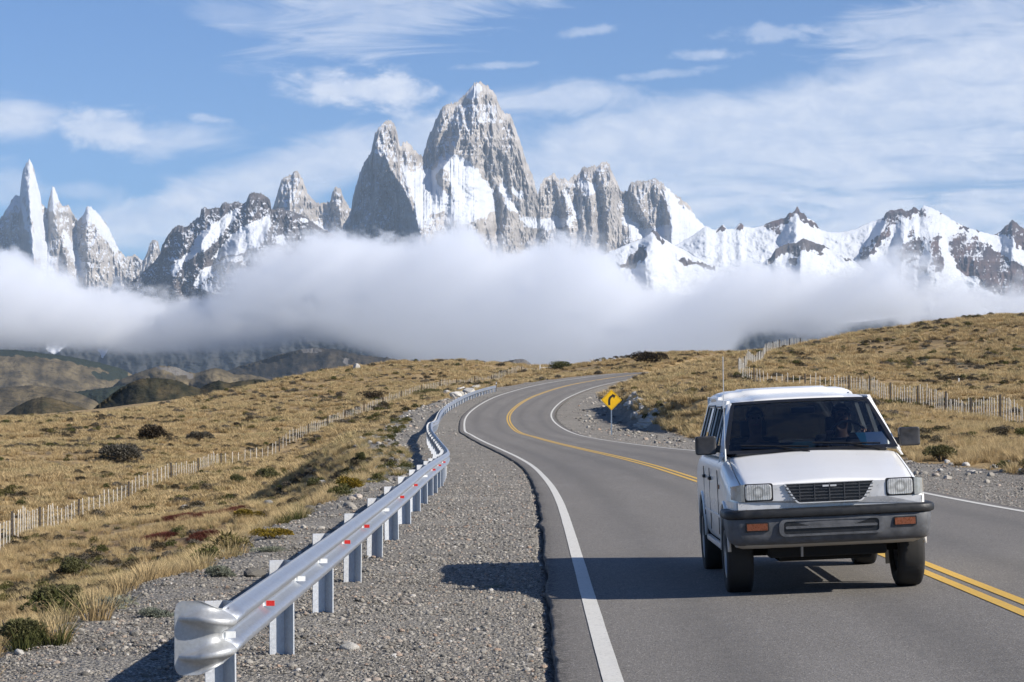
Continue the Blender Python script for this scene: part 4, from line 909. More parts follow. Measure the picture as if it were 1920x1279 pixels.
for sx_ in (-1, 1):
    pts = [(sx_*(hw(y)+.004), y, float(topz(hw(y), y))+.0025) for y in yh[1:]]
    MB().tube(pts, .0042, 6).build('hood_gap', M_BLK, car)
# --- bumper path (plan view)
def bpath(n_=61, inset=0.):
    out = []
    for q in np.linspace(-1, 1, n_):
        s_ = abs(q)
        if s_ < .72: x = s_/.72*.76; y = .0+.035*(x/.76)**2; nx_, ny_ = .09*x/.76, -1
        else:
            u = (s_-.72)/.28
            if u < .45: a = u/.45*R(82); x = .76+.145*math.sin(a); y = .035+.145*(1-math.cos(a)); nx_, ny_ = math.sin(a), -math.cos(a)
            else: x = .9036+.006*(u-.45); y = .16+(u-.45)/.55*.40; nx_, ny_ = 1, -.02
        l = math.hypot(nx_, ny_); out.append((math.copysign(x, q), y, math.copysign(nx_/l, q) if q else 0, ny_/l))
    return out
def sweep(name, profile, material, parent, path=None, closed=True):
    path = path or bpath(); v_ = []; k_ = len(profile)
    for x, y, nx_, ny_ in path:
        for o_, z in profile: v_.append((x+nx_*o_, y+ny_*o_, z))
    f_ = [(i*k_+j, i*k_+(j+1) % k_, (i+1)*k_+(j+1) % k_, (i+1)*k_+j) for i in range(len(path)-1) for j in range(k_ if closed else k_-1)]
    if closed: f_ += [tuple(range(k_-1, -1, -1)), tuple(range((len(path)-1)*k_, len(path)*k_))]
    o = mesh_obj(name, v_, f_, material, parent, True)
    try: o.data.set_sharp_from_angle(angle=R(38))
    except Exception: pass
    return o
bumper = sweep('front_bumper', [(-.16,.70),(-.012,.70),(-.006,.690),(-.014,.62),(-.020,.55),(-.034,.495),(-.060,.472),(-.11,.462),(-.16,.462)], M_BUMPG, car)
sweep('bumper_strip', [(-.14,.702),(.002,.702),(.016,.708),(.021,.720),(.021,.757),(.014,.770),(-.004,.779),(-.10,.782),(-.14,.782)], M_BUMPD, bumper)
def front_y(x): return .035*(x/.76)**2
def fpanel(name, poly, off0, off1, material, parent, smooth_=False):
    """flat shape on the front face, following its bow; poly in x, z"""
    n_ = len(poly); v_ = [(x, front_y(x)-off1, z) for x, z in poly]+[(x, front_y(x)-off0, z) for x, z in poly]
    f_ = [tuple(range(n_)), tuple(range(2*n_-1, n_-1, -1))]+[(i, n_+i, n_+(i+1) % n_, (i+1) % n_) for i in range(n_)]
    o = mesh_obj(name, v_, f_, material, parent); bm = bmesh.new(); bm.from_mesh(o.data); bmesh.ops.recalc_face_normals(bm, faces=bm.faces); bm.to_mesh(o.data); bm.free(); return o
def rrect(x0, x1, za, zb_, r_, n_=5):
    pts = []
    for cx_, cz_, a0 in ((x1-r_, zb_-r_, 0), (x0+r_, zb_-r_, 90), (x0+r_, za+r_, 180), (x1-r_, za+r_, 270)):
        for q in range(n_+1): a = R(a0+90*q/n_); pts.append((cx_+r_*math.cos(a), cz_+r_*math.sin(a)))
    return pts
def rring(name, o_, i_, off0, off1, material, parent):
    n_ = len(o_); f = lambda p_, d_: (p_[0], front_y(p_[0])-d_, p_[1])
    v_ = [f(p_, off1) for p_ in o_]+[f(p_, off1) for p_ in i_]+[f(p_, off0) for p_ in o_]+[f(p_, off0) for p_ in i_]
    fc_ = []
    for i in range(n_):
        j = (i+1) % n_; fc_ += [(i, j, n_+j, n_+i), (i, 2*n_+i, 2*n_+j, j), (n_+i, n_+j, 3*n_+j, 3*n_+i)]
    return mesh_obj(name, v_, fc_, material, parent)
rr = lambda x0, x1, a, b, r_: rrect(x0, x1, a, b, r_)
fpanel('lower_intake', rr(-.415, .415, .552, .668, .03), -.02, -.006, M_BLK, bumper)
rring('intake_rim', rr(-.455, .455, .535, .684, .05), rr(-.415, .415, .554, .666, .03), -.018, .004, M_BUMPG, bumper)
fpanel('intake_bar', rr(-.40, .40, .602, .624, .009), -.012, .009, M_BUMPG, bumper)
for sx_ in (-1, 1):
    a, b_ = sorted((sx_*.555, sx_*.735)); fpanel('indicator_recess', rr(a-.012, b_+.012, .588, .668, .01), -.02, -.0045, M_BLK, bumper)
    fpanel('indicator_lamp', rr(a, b_, .598, .658, .006), -.02, .002, M_AMB, bumper)
# --- nose panel between lamps: silver surround with curved grille opening
gz0, gz1 = .822, .985
def off(o, d_): o.location.y += d_; return o
NY = .075
fp = [(-.50,gz0-.004),(.50,gz0-.004),(.51,gz1-.002),(-.51,gz1-.002)]
def grille_poly(k_):
    pts = [(-.385-k_, .995)]
    for q in np.linspace(0, 1, 9): pts.append((-.385-k_+.13*q**.8, .993-(.166+k_*.8)*math.sin(q*math.pi/2)))
    r_ = [(-x, z) for x, z in pts[::-1]]
    return pts+r_
sur = off(fpanel('grille_surround', [(-.80,.775),(.80,.775),(.80,.846),(.50,.850),(.50,.99),(-.50,.99),(-.50,.850),(-.80,.846)], -.03, .0, M_SILV, car), NY-.03)
gp = off(fpanel('grille', grille_poly(0), -.02, .004, M_BLK, car), NY-.03)
M_GRB = plain('dark_grey_grille_bars', (.05,.052,.056), .45, 0, .2, 30)
for zq in (.856,.884,.912,.940,.968):
    hwq = float(np.interp(zq, [.83,.845,.89,.94,.99], [.25,.31,.355,.378,.384])); off(fpanel('grille_bar', [(-hwq,zq-.004),(hwq,zq-.004),(hwq,zq+.004),(-hwq,zq+.004)], .004, .014, M_GRB, gp), 0)
for xq in (-.26,-.13,0.,.13,.26): off(fpanel('grille_upright', [(xq-.004,.838),(xq+.004,.838),(xq+.004,.987),(xq-.004,.987)], .003, .011, M_GRB, gp), 0)
off(fpanel('emblem', [(-.06,.957),(-.006,.957),(-.006,.972),(-.06,.972)], .014, .018, M_SILV, gp), 0); off(fpanel('emblem', [(.006,.957),(.06,.957),(.06,.972),(.006,.972)], .014, .018, M_SILV, gp), 0)
o_ = rring('grille_frame', [(x*1.035, .99 if z > .98 else z-.009) for x, z in grille_poly(.0)], grille_poly(0), .0, .010, M_SILV, gp)
for sx_ in (-1, 1):
    a, b_ = sorted((sx_*.505, sx_*.735)); bz = off(fpanel('headlight', rr(a-.012, b_+.014, .850, 1.006, .02), -.03, -.004, M_BLK, car), NY-.035)
    le = fpanel('lens', rr(a, b_-.006 if sx_ > 0 else b_, .860, .998, .028), -.02, .008, M_LENS, bz)
    md = le.modifiers.new('b', 'BEVEL'); md.width = .006; md.segments = 2
    # corner lamp wraps round the wing
    pth = [(sx_*x, y) for x, y in ((.744,.080),(.772,.086),(.798,.100),(.820,.128),(.838,.175),(.850,.24))]
    v_ = []; 
    for i, (x, y) in enumerate(pth):
        zt_ = 1.004-.004*i; zb_ = .852+.004*i
        v_ += [(x, y-.012, zb_), (x, y-.012, zt_), (x*.96, y+.03, zt_), (x*.96, y+.03, zb_)]
    f_ = [(i*4+j, i*4+(j+1) % 4, (i+1)*4+(j+1) % 4, (i+1)*4+j) for i in range(len(pth)-1) for j in range(4)]+[(0,1,2,3), tuple(range(len(pth)*4-1, len(pth)*4-5, -1))]
    cl_ = mesh_obj('corner_lamp', v_, f_, M_CLENS, car); bm = bmesh.new(); bm.from_mesh(cl_.data); bmesh.ops.recalc_face_normals(bm, faces=bm.faces); bm.to_mesh(cl_.data); bm.free()
# --- greenhouse
def sxz(z): return .838-(z-1.235)*.29
def hz(y): return 0
frame = MB()
def side_piece(mb, poly, thick=.035, out=.0, m=0):
    for sx_ in (-1, 1):
        n_ = len(poly); v_ = [(sx_*(sxz(z)+out), y, z) for y, z in poly]+[(sx_*(sxz(z)+out-thick), y, z) for y, z in poly]
        mb.add(v_, [tuple(range(n_)), tuple(range(2*n_-1, n_-1, -1))]+[(i, n_+i, n_+(i+1) % n_, (i+1) % n_) for i in range(n_)], m)
side_piece(frame, [(1.40,1.225),(4.88,1.225),(4.88,1.275),(1.58,1.275),(1.46,1.262)])
side_piece(frame, [(2.20,1.700),(2.24,1.665),(4.80,1.690),(4.80,1.80),(3.55,1.79),(3.5,1.76),(2.26,1.745)], .03, .001)
side_piece(frame, [(2.56,1.27),(2.70,1.27),(2.69,1.68),(2.58,1.68)], .033, .002); side_piece(frame, [(3.34,1.27),(3.60,1.27),(3.58,1.70),(3.36,1.70)], .033, .002); side_piece(frame, [(4.58,1.27),(4.88,1.27),(4.80,1.70),(4.54,1.70)], .033, .002)
frame.build('cabin_frame', M_CAR, car)
for sx_ in (-1, 1):
    ap = MB(); A0 = [(.805,1.375,1.232),(.862,1.40,1.165),(.855,1.50,1.165),(.80,1.45,1.232)]; A1 = [(.648,2.185,1.722),(.700,2.205,1.712),(.695,2.27,1.712),(.648,2.25,1.722)]
    mid = lambda t_: [tuple(a*(1-t_)+b*t_+(.008*math.sin(math.pi*t_) if k_ == 2 else 0) for k_, (a, b) in enumerate(zip(p_, q_))) for p_, q_ in zip(A0, A1)]
    v_ = []
    for t_ in np.linspace(0, 1, 7): v_ += [(sx_*x, y, z) for x, y, z in mid(t_)]
    ap.add(v_, [(i*4+j, i*4+(j+1) % 4, (i+1)*4+(j+1) % 4, (i+1)*4+j) for i in range(6) for j in range(4)]+[(3,2,1,0),(24,25,26,27)])
    ap.build('windshield_pillar', M_CAR, car, bevel=.012)
    wn = [[(1.62,1.272),(2.565,1.272),(2.585,1.672),(2.27,1.672)], [(2.695,1.272),(3.345,1.272),(3.365,1.69),(2.685,1.69)], [(3.595,1.272),(4.585,1.272),(4.545,1.70),(3.575,1.70)]]
    for poly in wn:
        n_ = len(poly); v_ = [(sx_*(sxz(z)-.014), y, z) for y, z in poly]; gl_ = mesh_obj('side_window', v_, [tuple(range(n_))], M_GLASSD, car)
        sb = MB()
        for i in range(n_):
            (y1, z1), (y2, z2) = poly[i], poly[(i+1) % n_]
            sb.tube([(sx_*(sxz(z1)+.001), y1, z1), (sx_*(sxz(z2)+.001), y2, z2)], .011, 5)
        sb.build('seal', M_BLK, gl_)
# windscreen
vv = []; nu_, nv_ = 21, 12
def wpt(u, t_, out=0.):
    hwid = .812*(1-t_)+.655*t_; y = 1.375*(1-t_)+2.205*t_; z = 1.245*(1-t_)+1.722*t_+.010*math.sin(math.pi*t_)
    bow = (1-u*u); return (u*hwid, y-.075*bow*(1-.5*t_)-out*.5, z+.012*bow*t_+out*.86)
for t_ in np.linspace(0, 1, nv_):
    for u in np.linspace(-1, 1, nu_): vv.append(wpt(u, t_))
ws = mesh_obj('windshield', vv, grid_faces(nv_, nu_), M_GLASS, car, True)
sb = MB()
def strip(mb, us, ts, w_):
    pass
border = [];
for (u0, u1, t0, t1) in ((-1,1,0,.055),(-1,1,.94,1.),( -1,-.945,.05,.945),(.945,1,.05,.945)):
    base = len(sb.v); uu = np.linspace(u0, u1, 15); tt = np.linspace(t0, t1, 9)
    vs_ = [wpt(u, t_, .004) for t_ in tt for u in uu]; sb.add(vs_, [tuple(int(q) for q in f_) for f_ in grid_faces(9, 15)])
sb.build('black_border', M_BLK, ws)
# wipers
for x0_, x1_ in ((-.62,-.02),(.02,.62)):
    wp = MB(); n_ = 9; pts = []
    for q in np.linspace(0, 1, n_):
        xx_ = x0_+(x1_-x0_)*q; pts.append(Vector(wpt(xx_/.77, .02+.06*(1-q)+.03, .022)))
    wp.tube(pts, .009, 5); wp.tube([pts[4], Vector(wpt((x1_)/.77, -.04, .02))], .008, 5); wp.build('wiper', M_BLK, car)
MB().box(-.70, .70, 1.315, 1.40, 1.222, 1.250).build('cowl', M_BLK, car, bevel=.01)
# roof
RS = [(2.185,1.733,.664),(2.22,1.752,.668),(2.35,1.772,.672),(2.8,1.792,.676),(3.4,1.802,.680),(3.54,1.806,.682),(3.58,1.850,.684),(3.8,1.868,.686),(4.4,1.872,.686),(4.75,1.858,.682),(4.86,1.83,.672)]
yr = np.unique(np.r_[np.linspace(2.185,2.4,7), np.linspace(2.4,3.5,14), np.linspace(3.5,3.62,7), np.linspace(3.62,4.86,16)]); tb = cr(RS, yr); vv = []
for y, (zt, w) in zip(yr, tb):
    h_ = [(0,zt),(.25,zt-.002),(.42,zt-.006),(.44,zt-.018),(.55,zt-.022),(.62,zt-.036),(w-.012,zt-.058),(w,zt-.085),(w+.012,1.70)]
    h_ = [(x, max(z, 1.70)) for x, z in h_]
    vv += [(-x, y, z) for x, z in h_[::-1]]+[(x, y, z) for x, z in h_[1:]]
kk = 17; rf = mesh_obj('roof', vv, grid_faces(len(yr), kk), M_CAR, car, True)
md = rf.modifiers.new('s', 'SOLIDIFY'); md.thickness = .02; md.offset = -1
bk = MB(); bk.box(-.80, .80, 4.84, 4.90, 1.22, 1.30); bk.box(-.70, .70, 4.80, 4.86, 1.70, 1.80)
for sx_ in (-1, 1): bk.add([(sx_*x, y, z) for x, y, z in ((.82,4.84,1.25),(.74,4.84,1.25),(.62,4.80,1.75),(.69,4.80,1.75),(.82,4.90,1.25),(.74,4.90,1.25),(.62,4.86,1.75),(.69,4.86,1.75))], [(0,1,2,3),(7,6,5,4),(0,4,5,1),(1,5,6,2),(2,6,7,3),(3,7,4,0)])
bk.build('tailgate_frame', M_CAR, car); mesh_obj('rear_window', [(-.75,4.86,1.29),(.75,4.86,1.29),(.63,4.82,1.71),(-.63,4.82,1.71)], [(0,1,2,3)], glass_mat('darkened_rear_glass', (.04, .05, .06)), car)  # near-black glass colour puts the cabin's darkness into the rear window
# shut lines, handles, side mouldings
for y in (1.56, 2.64, 3.46):
    for sx_ in (-1, 1): MB().box(*sorted((sx_*.864, sx_*.8715)), y-.004, y+.004, .50, 1.10).build('door_gap', M_BLK, car)
for sx_ in (-1, 1):
    for y in (2.52, 3.34): MB().box(*sorted((sx_*.862, sx_*.893)), y-.09, y+.05, .985, 1.02).build('door_handle', M_BLK, car, bevel=.008)
    a, b_ = sorted((sx_*.862, sx_*.876)); MB().box(a, b_, 1.36, 1.42, .93, .97).build('side_indicator', M_AMB, car, bevel=.004)
    MB().box(a, b_, 1.32, 3.36, .66, .685).build('side_moulding', M_CAR, car, bevel=.004)
    MB().box(*sorted((sx_*.82, sx_*.868)), 1.32, 3.40, .355, .41).build('sill', M_CAR, car, bevel=.015)
    # wheel arch lip
    for yc_ in (FA, RA):
        b = MB(); pts = [(sx_*.868, yc_+.437*math.cos(R(a)), .385+.437*math.sin(R(a))) for a in range(-2, 184, 6)]; b.tube(pts, .018, 6); b.build('wheel_arch', M_CAR, car, True)
    # mirrors
    q = MB(); mm = mesh_obj('door_mirror', [], [], M_MIR, car)
    bmm = bmesh.new(); bmesh.ops.create_cube(bmm, size=1); bmesh.ops.bevel(bmm, geom=bmm.edges[:], offset=.16, segments=4, affect='EDGES', profile=.6)
    for v in bmm.verts: v.co = Vector((sx_*(.955+v.co.x*.195), 1.66+v.co.y*.12-abs(v.co.z)*.05, 1.335+v.co.z*.175))
    bmm.to_mesh(mm.data); bmm.free(); mm.data.polygons.foreach_set('use_smooth', np.ones(len(mm.data.polygons), bool))
    MB().box(*sorted((sx_*.80, sx_*.90)), 1.62, 1.70, 1.265, 1.33).build('mirror_arm', M_MIR, mm, bevel=.01)
    MB().box(*sorted((sx_*.875, sx_*1.035)), 1.722, 1.728, 1.265, 1.405).build('mirror_glass', M_CHR, mm)
# aerial on the near-side wing
MB().tube([(-.80,1.32,1.17),(-.80,1.33,1.30)], .011, 6).tube([(-.80,1.33,1.29),(-.785,1.42,1.72),(-.765,1.50,2.16)], .0042, 5).build('aerial', plain('aerial', (.55,.55,.53), .4, .5), car)
# underside
und = MB(); und.box(-.52, .52, .35, .62, .33, .50).box(-.42, .42, .62, 1.2, .28, .42).box(-.7, .7, FA-.05, FA+.05, .33, .42).box(-.7, .7, RA-.06, RA+.06, .30, .42).box(-.12, .12, 1.2, 3.8, .28, .40).box(-.52, -.44, .9, 4.8, .36, .46).box(.44, .52, .9, 4.8, .36, .46)
und.build('chassis', M_WELL, car, bevel=.02)
bmm = MB(); bmm.tube([(.16,RA,.36),(.34,RA,.36)], [.13,.12], 14).tube([(.0,RA,.36),(.16,RA,.36)], [.06,.13], 12); bmm.build('axle_housing', M_WELL, car)
for sx_ in (-1, 1): MB().box(*sorted((sx_*.64, sx_*.86)), 1.335, 1.35, .17, .46).build('mud_flap', M_RUB, car)
MB().tube([(-.24,.28,.34),(-.24,.25,.46)], .012, 6).build('tow_hook', M_RIM, car)
# wheels
tp = [(-.095,.215),(-.112,.235),(-.120,.275),(-.119,.315),(-.108,.342),(-.090,.356),(-.05,.361),(0,.362),(.05,.361),(.090,.356),(.108,.342),(.119,.315),(.120,.275),(.112,.235),(.095,.215)]
def rev(profile, n_=48, notch=False):
    v_ = []; k_ = len(profile)
    for i in range(n_):
        a = 2*math.pi*i/n_
        for x, r_ in profile:
            rr_ = r_-(.007 if notch and r_ > .352 and i % 2 else 0)
            v_.append((x, rr_*math.cos(a), rr_*math.sin(a)))
    return v_, [(i*k_+j, i*k_+j+1, ((i+1) % n_)*k_+j+1, ((i+1) % n_)*k_+j) for i in range(n_) for j in range(k_-1)]
tyre_me = rim_me = None
for sx_, yc_ in ((-1, FA), (1, FA), (-1, RA), (1, RA)):
    if tyre_me is None:
        v_, f_ = rev(tp, 96, True); wh = mesh_obj('wheel', v_, f_, M_RUB, car, True); tyre_me = wh.data
        wh.name = 'wheel'
        rp = [(.02,.0),(.05,.0),(.055,.05),(.035,.07),(.03,.12),(.045,.16),(.02,.185),(.10,.20),(.108,.218),(.095,.222),(-.09,.215)]
        v_, f_ = rev(rp, 40); rm = mesh_obj('rim', v_, f_, M_RIM, wh, True); rim_me = rm.data
        hb = MB().tube([(.04,0,0),(.085,0,0)], .045, 16).build('hub', M_BLK, wh, bevel=.008)
        for q in range(6): pass
    else:
        wh = bpy.data.objects.new('wheel', tyre_me); link(wh, car); rm = bpy.data.objects.new('rim', rim_me); link(rm, wh); h2 = hb.copy(); C.objects.link(h2); h2.parent = wh
    wh.location = (sx_*TR, yc_, TRAD-.004); wh.rotation_euler = (R(random.uniform(0, 40)), 0, 0 if sx_ > 0 else math.pi)
# interior
def soft_box(name, c_, s_, material, parent, rot=0, r_=.3):
    o = mesh_obj(name, [], [], material, parent); b = bmesh.new(); bmesh.ops.create_cube(b, size=1)
    bmesh.ops.scale(b, vec=s_, verts=b.verts); bmesh.ops.bevel(b, geom=b.edges[:], offset=min(s_)*r_, segments=4, affect='EDGES', profile=.5); b.to_mesh(o.data); b.free()
    o.location = c_; o.rotation_euler = (rot, 0, 0); o.data.polygons.foreach_set('use_smooth', np.ones(len(o.data.polygons), bool)); return o
soft_box('dashboard', (0,1.66,1.14), (1.44,.46,.20), M_DARKIN, car)
for x in (-.40, .44):
    st_ = soft_box('front_seat', (x,2.72,1.05), (.48,.13,.66), M_SEAT, car, R(-12)); soft_box('headrest', (0,.0,.42), (.26,.09,.17), M_SEAT, st_)
    soft_box('seat_cushion', (0,-.30,-.27), (.48,.5,.14), M_SEAT, st_, R(6))
soft_box('rear_seat', (0,3.45,1.05), (1.3,.14,.5), M_BLUE, car, R(-12))
soft_box('rear_mirror', (0.02,2.08,1.625), (.23,.03,.06), M_BLK, car)
stw = MB(); cc = Vector((.44,2.06,1.335)); ax_ = Euler((R(62), 0, 0)).to_matrix()
stw.tube([cc+ax_ @ Vector((.185*math.cos(a), .185*math.sin(a), 0)) for a in np.linspace(0, 2*math.pi, 29)], .014, 7); 
for a in (0, math.pi, -math.pi/2): stw.tube([cc, cc+ax_ @ Vector((.18*math.cos(a), .18*math.sin(a), 0))], .012, 5)
stw.tube([cc, cc+ax_ @ Vector((0,0,-.3))], .025, 6); stw.build('steering_wheel', M_BLK, car, True)
# paper lying against the windscreen
pp = MB().add([(.50,1.49,1.272),(.765,1.50,1.272),(.70,1.63,1.392),(.45,1.61,1.392),(.50,1.494,1.270),(.765,1.504,1.270),(.70,1.634,1.390),(.45,1.614,1.390)], [(0,1,2,3),(7,6,5,4),(0,4,5,1),(1,5,6,2),(2,6,7,3),(3,7,4,0)])
pm, pg_, pb = mat('printed_paper'); co_ = pg_.n('ShaderNodeTexCoord').outputs['Object']; spx = pg_.n('ShaderNodeSeparateXYZ'); pg_.t.links.new(co_, spx.inputs[0])
pg_.set(pb.inputs['Base Color'], pg_.mix(pg_.ss(spx.outputs[0], .545, .54), (.92,.96,.95), (.25,.70,.66)))
o = pp.build('paper_sheet', pm); o.matrix_world = CM; tag(o, 'white and teal sheet of paper on the dashboard behind the windscreen', 'paper')
# ------------------------------------------------------------------ the two people inside
M_SKIN = plain('skin', (.16,.09,.06), .55, 0, .1, 20); M_HAIR = plain('dark_hair', (.015,.012,.010), .7); M_SHIRT = plain('dark_shirt', (.03,.032,.04), .9, 0, .2, 15); M_SHIRT2 = plain('grey_top', (.03,.03,.035), .9, 0, .2, 15); M_EYE = plain('eye', (.05,.04,.03), .2)
def skinned(name, verts, edges, radii, material, parent=None, sub=2):
    me = bpy.data.meshes.new(name); me.from_pydata([tuple(v) for v in verts], edges, []); me.materials.append(material)
    o = link(bpy.data.objects.new(name, me), parent); sk = o.modifiers.new('skin', 'SKIN'); sk.use_smooth_shade = True
    ly = me.skin_vertices[0].data if me.skin_vertices else None
    if ly is None:
        bm = bmesh.new(); bm.from_mesh(me); bm.verts.layers.skin.verify(); bm.to_mesh(me); bm.free(); ly = me.skin_vertices[0].data
    for i, r_ in enumerate(radii): ly[i].radius = (r_, r_) if not isinstance(r_, tuple) else r_
    ly[0].use_root = True
    md = o.modifiers.new('sub', 'SUBSURF'); md.levels = 1; md.render_levels = sub; return o
def person(xc, hands, label, shirt, headturn=0.):
    v = [(xc,2.60,.80),(xc,2.62,.95),(xc,2.63,1.12),(xc,2.62,1.26),(xc,2.60,1.36),(xc,2.585,1.42),(xc,2.57,1.485),(xc,2.565,1.55),(xc,2.575,1.615),(xc,2.545,1.455)]
    e = [(0,1),(1,2),(2,3),(3,4),(4,5),(5,6),(6,7),(7,8),(6,9)]; r_ = [(.15,.12),(.14,.11),(.15,.11),(.12,.09),(.055,.055),(.055,.06),(.072,.088),(.078,.098),(.055,.066),(.045,.045)]
    cl_v = []; cl_e = []; cl_r = []
    for s_, hp in zip((-1, 1), hands):
        k_ = len(v); sh_ = Vector((xc+s_*.19,2.62,1.27)); hp = Vector(hp); el_ = Vector((xc+s_*.27,2.42,1.06)) if hp.z > 1.2 else Vector((xc+s_*.25,2.55,1.0))
        v += [tuple(sh_), tuple(sh_.lerp(el_, .5)), tuple(el_), tuple(el_.lerp(hp, .55)), tuple(hp), tuple(hp+Vector((0,-.045,.02)))]
        e += [(3, k_)]+[(k_+i, k_+i+1) for i in range(5)]; r_ += [.062,.052,.043,.038,(.026,.022),(.038,.020)]
        for fi in range(4):
            b0 = Vector(hp)+Vector(((fi-1.5)*.018,-.06,.025)); k2 = len(v)
            v += [tuple(b0), tuple(b0+Vector((0,-.030,.0))), tuple(b0+Vector((0,-.040,-.028))), tuple(b0+Vector((0,-.018,-.045)))]; e += [(k_+5, k2),(k2,k2+1),(k2+1,k2+2),(k2+2,k2+3)]; r_ += [.010,.009,.0085,.0075]
        b0 = Vector(hp)+Vector((-s_*.035,-.025,.015)); k2 = len(v); v += [tuple(b0), tuple(b0+Vector((-s_*.012,-.035,.01)))]; e += [(k_+4, k2),(k2,k2+1)]; r_ += [.012,.010]
        k3 = len(v); v += [(xc+s_*.10,2.52,.80),(xc+s_*.14,2.12,.90),(xc+s_*.13,1.92,.68)]; e += [(0,k3),(k3,k3+1),(k3+1,k3+2)]; r_ += [.09,.068,.05]
    o = skinned('person', v, e, r_, M_SKIN); o.matrix_world = CM; tag(o, label, 'person')
    tv = [v[0], v[1], v[2], v[3], (xc,2.605,1.325)]; te = [(0,1),(1,2),(2,3),(3,4)]; tr_ = [(.17,.135),(.16,.125),(.17,.125),(.14,.105),(.075,.075)]
    for s_, hp in zip((-1, 1), hands):
        k_ = len(tv); sh_ = Vector((xc+s_*.19,2.62,1.27)); hp = Vector(hp); el_ = Vector((xc+s_*.27,2.42,1.06)) if hp.z > 1.2 else Vector((xc+s_*.25,2.55,1.0))
        tv += [tuple(sh_), tuple(sh_.lerp(el_, .5)), tuple(el_), tuple(el_.lerp(hp, .35))]; te += [(3,k_),(k_,k_+1),(k_+1,k_+2),(k_+2,k_+3)]; tr_ += [.076,.066,.056,.05]
    skinned('shirt', tv, te, tr_, shirt, o)
    hr = mesh_obj('hair', [], [], M_HAIR, o, True); b = bmesh.new(); bmesh.ops.create_uvsphere(b, u_segments=20, v_segments=14, radius=1)
    bmesh.ops.delete(b, geom=[w for w in b.verts if w.co.z < -.35 or (w.co.y < -.45 and w.co.z < .42)], context='VERTS')
    for w in b.verts: w.co = Vector((xc+w.co.x*.088, 2.578+w.co.y*.108, 1.580+w.co.z*.100))
    b.to_mesh(hr.data); b.free(); hr.data.polygons.foreach_set('use_smooth', np.ones(len(hr.data.polygons), bool))
    fc = MB(); fc.tube([(xc,2.478,1.565),(xc,2.463,1.535),(xc,2.475,1.522)], [.009,.014,.008], 6); fc.build('nose', M_SKIN, o, True)
    for s_ in (-1, 1):
        MB().tube([(xc+s_*.03,2.486,1.566),(xc+s_*.03,2.480,1.566)], .010, 8).build('eye', M_EYE, o)
        MB().tube([(xc+s_*.077,2.57,1.555),(xc+s_*.088,2.575,1.56)], [.022,.018], 8).build('ear', M_SKIN, o)
    MB().tube([(xc-.022,2.487,1.502),(xc,2.482,1.500),(xc+.022,2.487,1.502)], .006, 5).build('mouth', plain('lips', (.25,.10,.09), .5), o)
    return o
person(.44, [(.265,2.12,1.385),(.615,2.12,1.385)], 'dark-haired driver with both hands on the steering wheel', M_SHIRT)
person(-.40, [(-.50,2.35,.98),(-.30,2.35,.98)], 'passenger sitting in the shade beside the driver', M_SHIRT2)
# ------------------------------------------------------------------ rocks
def rock_mesh(name, seed, sub=3, flat=.7, rough=.22, ang=0.):
    b = bmesh.new(); bmesh.ops.create_icosphere(b, subdivisions=sub, radius=1); co = np.array([v.co[:] for v in b.verts])
    rg = np.random.default_rng(seed)
    for _ in range(9 if ang else 5):     # chip flat facets off
        n = rg.normal(size=3); n /= np.linalg.norm(n); d_ = co@n; lim = rg.uniform(.55, .85); co -= np.outer(np.maximum(0, d_-lim)*.9, n)
    f = fbm(co[:, 0]*1.3+seed, co[:, 1]*1.3+co[:, 2], 4, seed % 50)+.5*fbm(co[:, 2]*2.+seed, co[:, 0]*2., 4, seed % 31)
    co *= (1+f*rough)[:, None]; co *= np.array([rg.uniform(.8, 1.25), rg.uniform(.75, 1.1), flat])
    for v, c_ in zip(b.verts, co): v.co = c_
    me = bpy.data.meshes.new(name); b.to_mesh(me); b.free()
    me.polygons.foreach_set('use_smooth', np.full(len(me.polygons), not ang, bool)); return me
def stone_mat(name, inst=True, cols=None):
    m_, g_, bs = mat(name); co = g_.n('ShaderNodeTexCoord').outputs['Object']; n = g_.noise(co, 2.2, 6, .7)
    if inst:
        tn = attr(g_, 'tone', typ='INSTANCER')
        base = g_.ramp(tn, [(0,(.09,.085,.078)),(.25,(.21,.195,.17)),(.5,(.33,.305,.265)),(.72,(.44,.41,.36)),(.86,(.36,.25,.18)),(.93,(.55,.52,.47)),(1,(.68,.66,.62))])
    else:
        oi = g_.n('ShaderNodeObjectInfo').outputs['Random']; base = g_.mix(oi, *(cols or ((.30,.28,.25), (.46,.44,.40))))
    c = g_.mix(g_.ss(n, .4, .75, 0, .5), base, (.16, .15, .13)); g_.set(bs.inputs['Base Color'], c); bs.inputs['Roughness'].default_value = .9; bs.inputs['Specular IOR Level'].default_value = .2
    bump(g_, bs, g_.noise(co, 7, 5, .7), .5, .06); return m_
M_STI = stone_mat('mixed_gravel_stones'); M_ROCK = stone_mat('pale_boulder', False, ((.38,.36,.32), (.58,.56,.52))); M_ROCKG = stone_mat('grey_boulder', False, ((.22,.21,.19), (.36,.34,.31)))
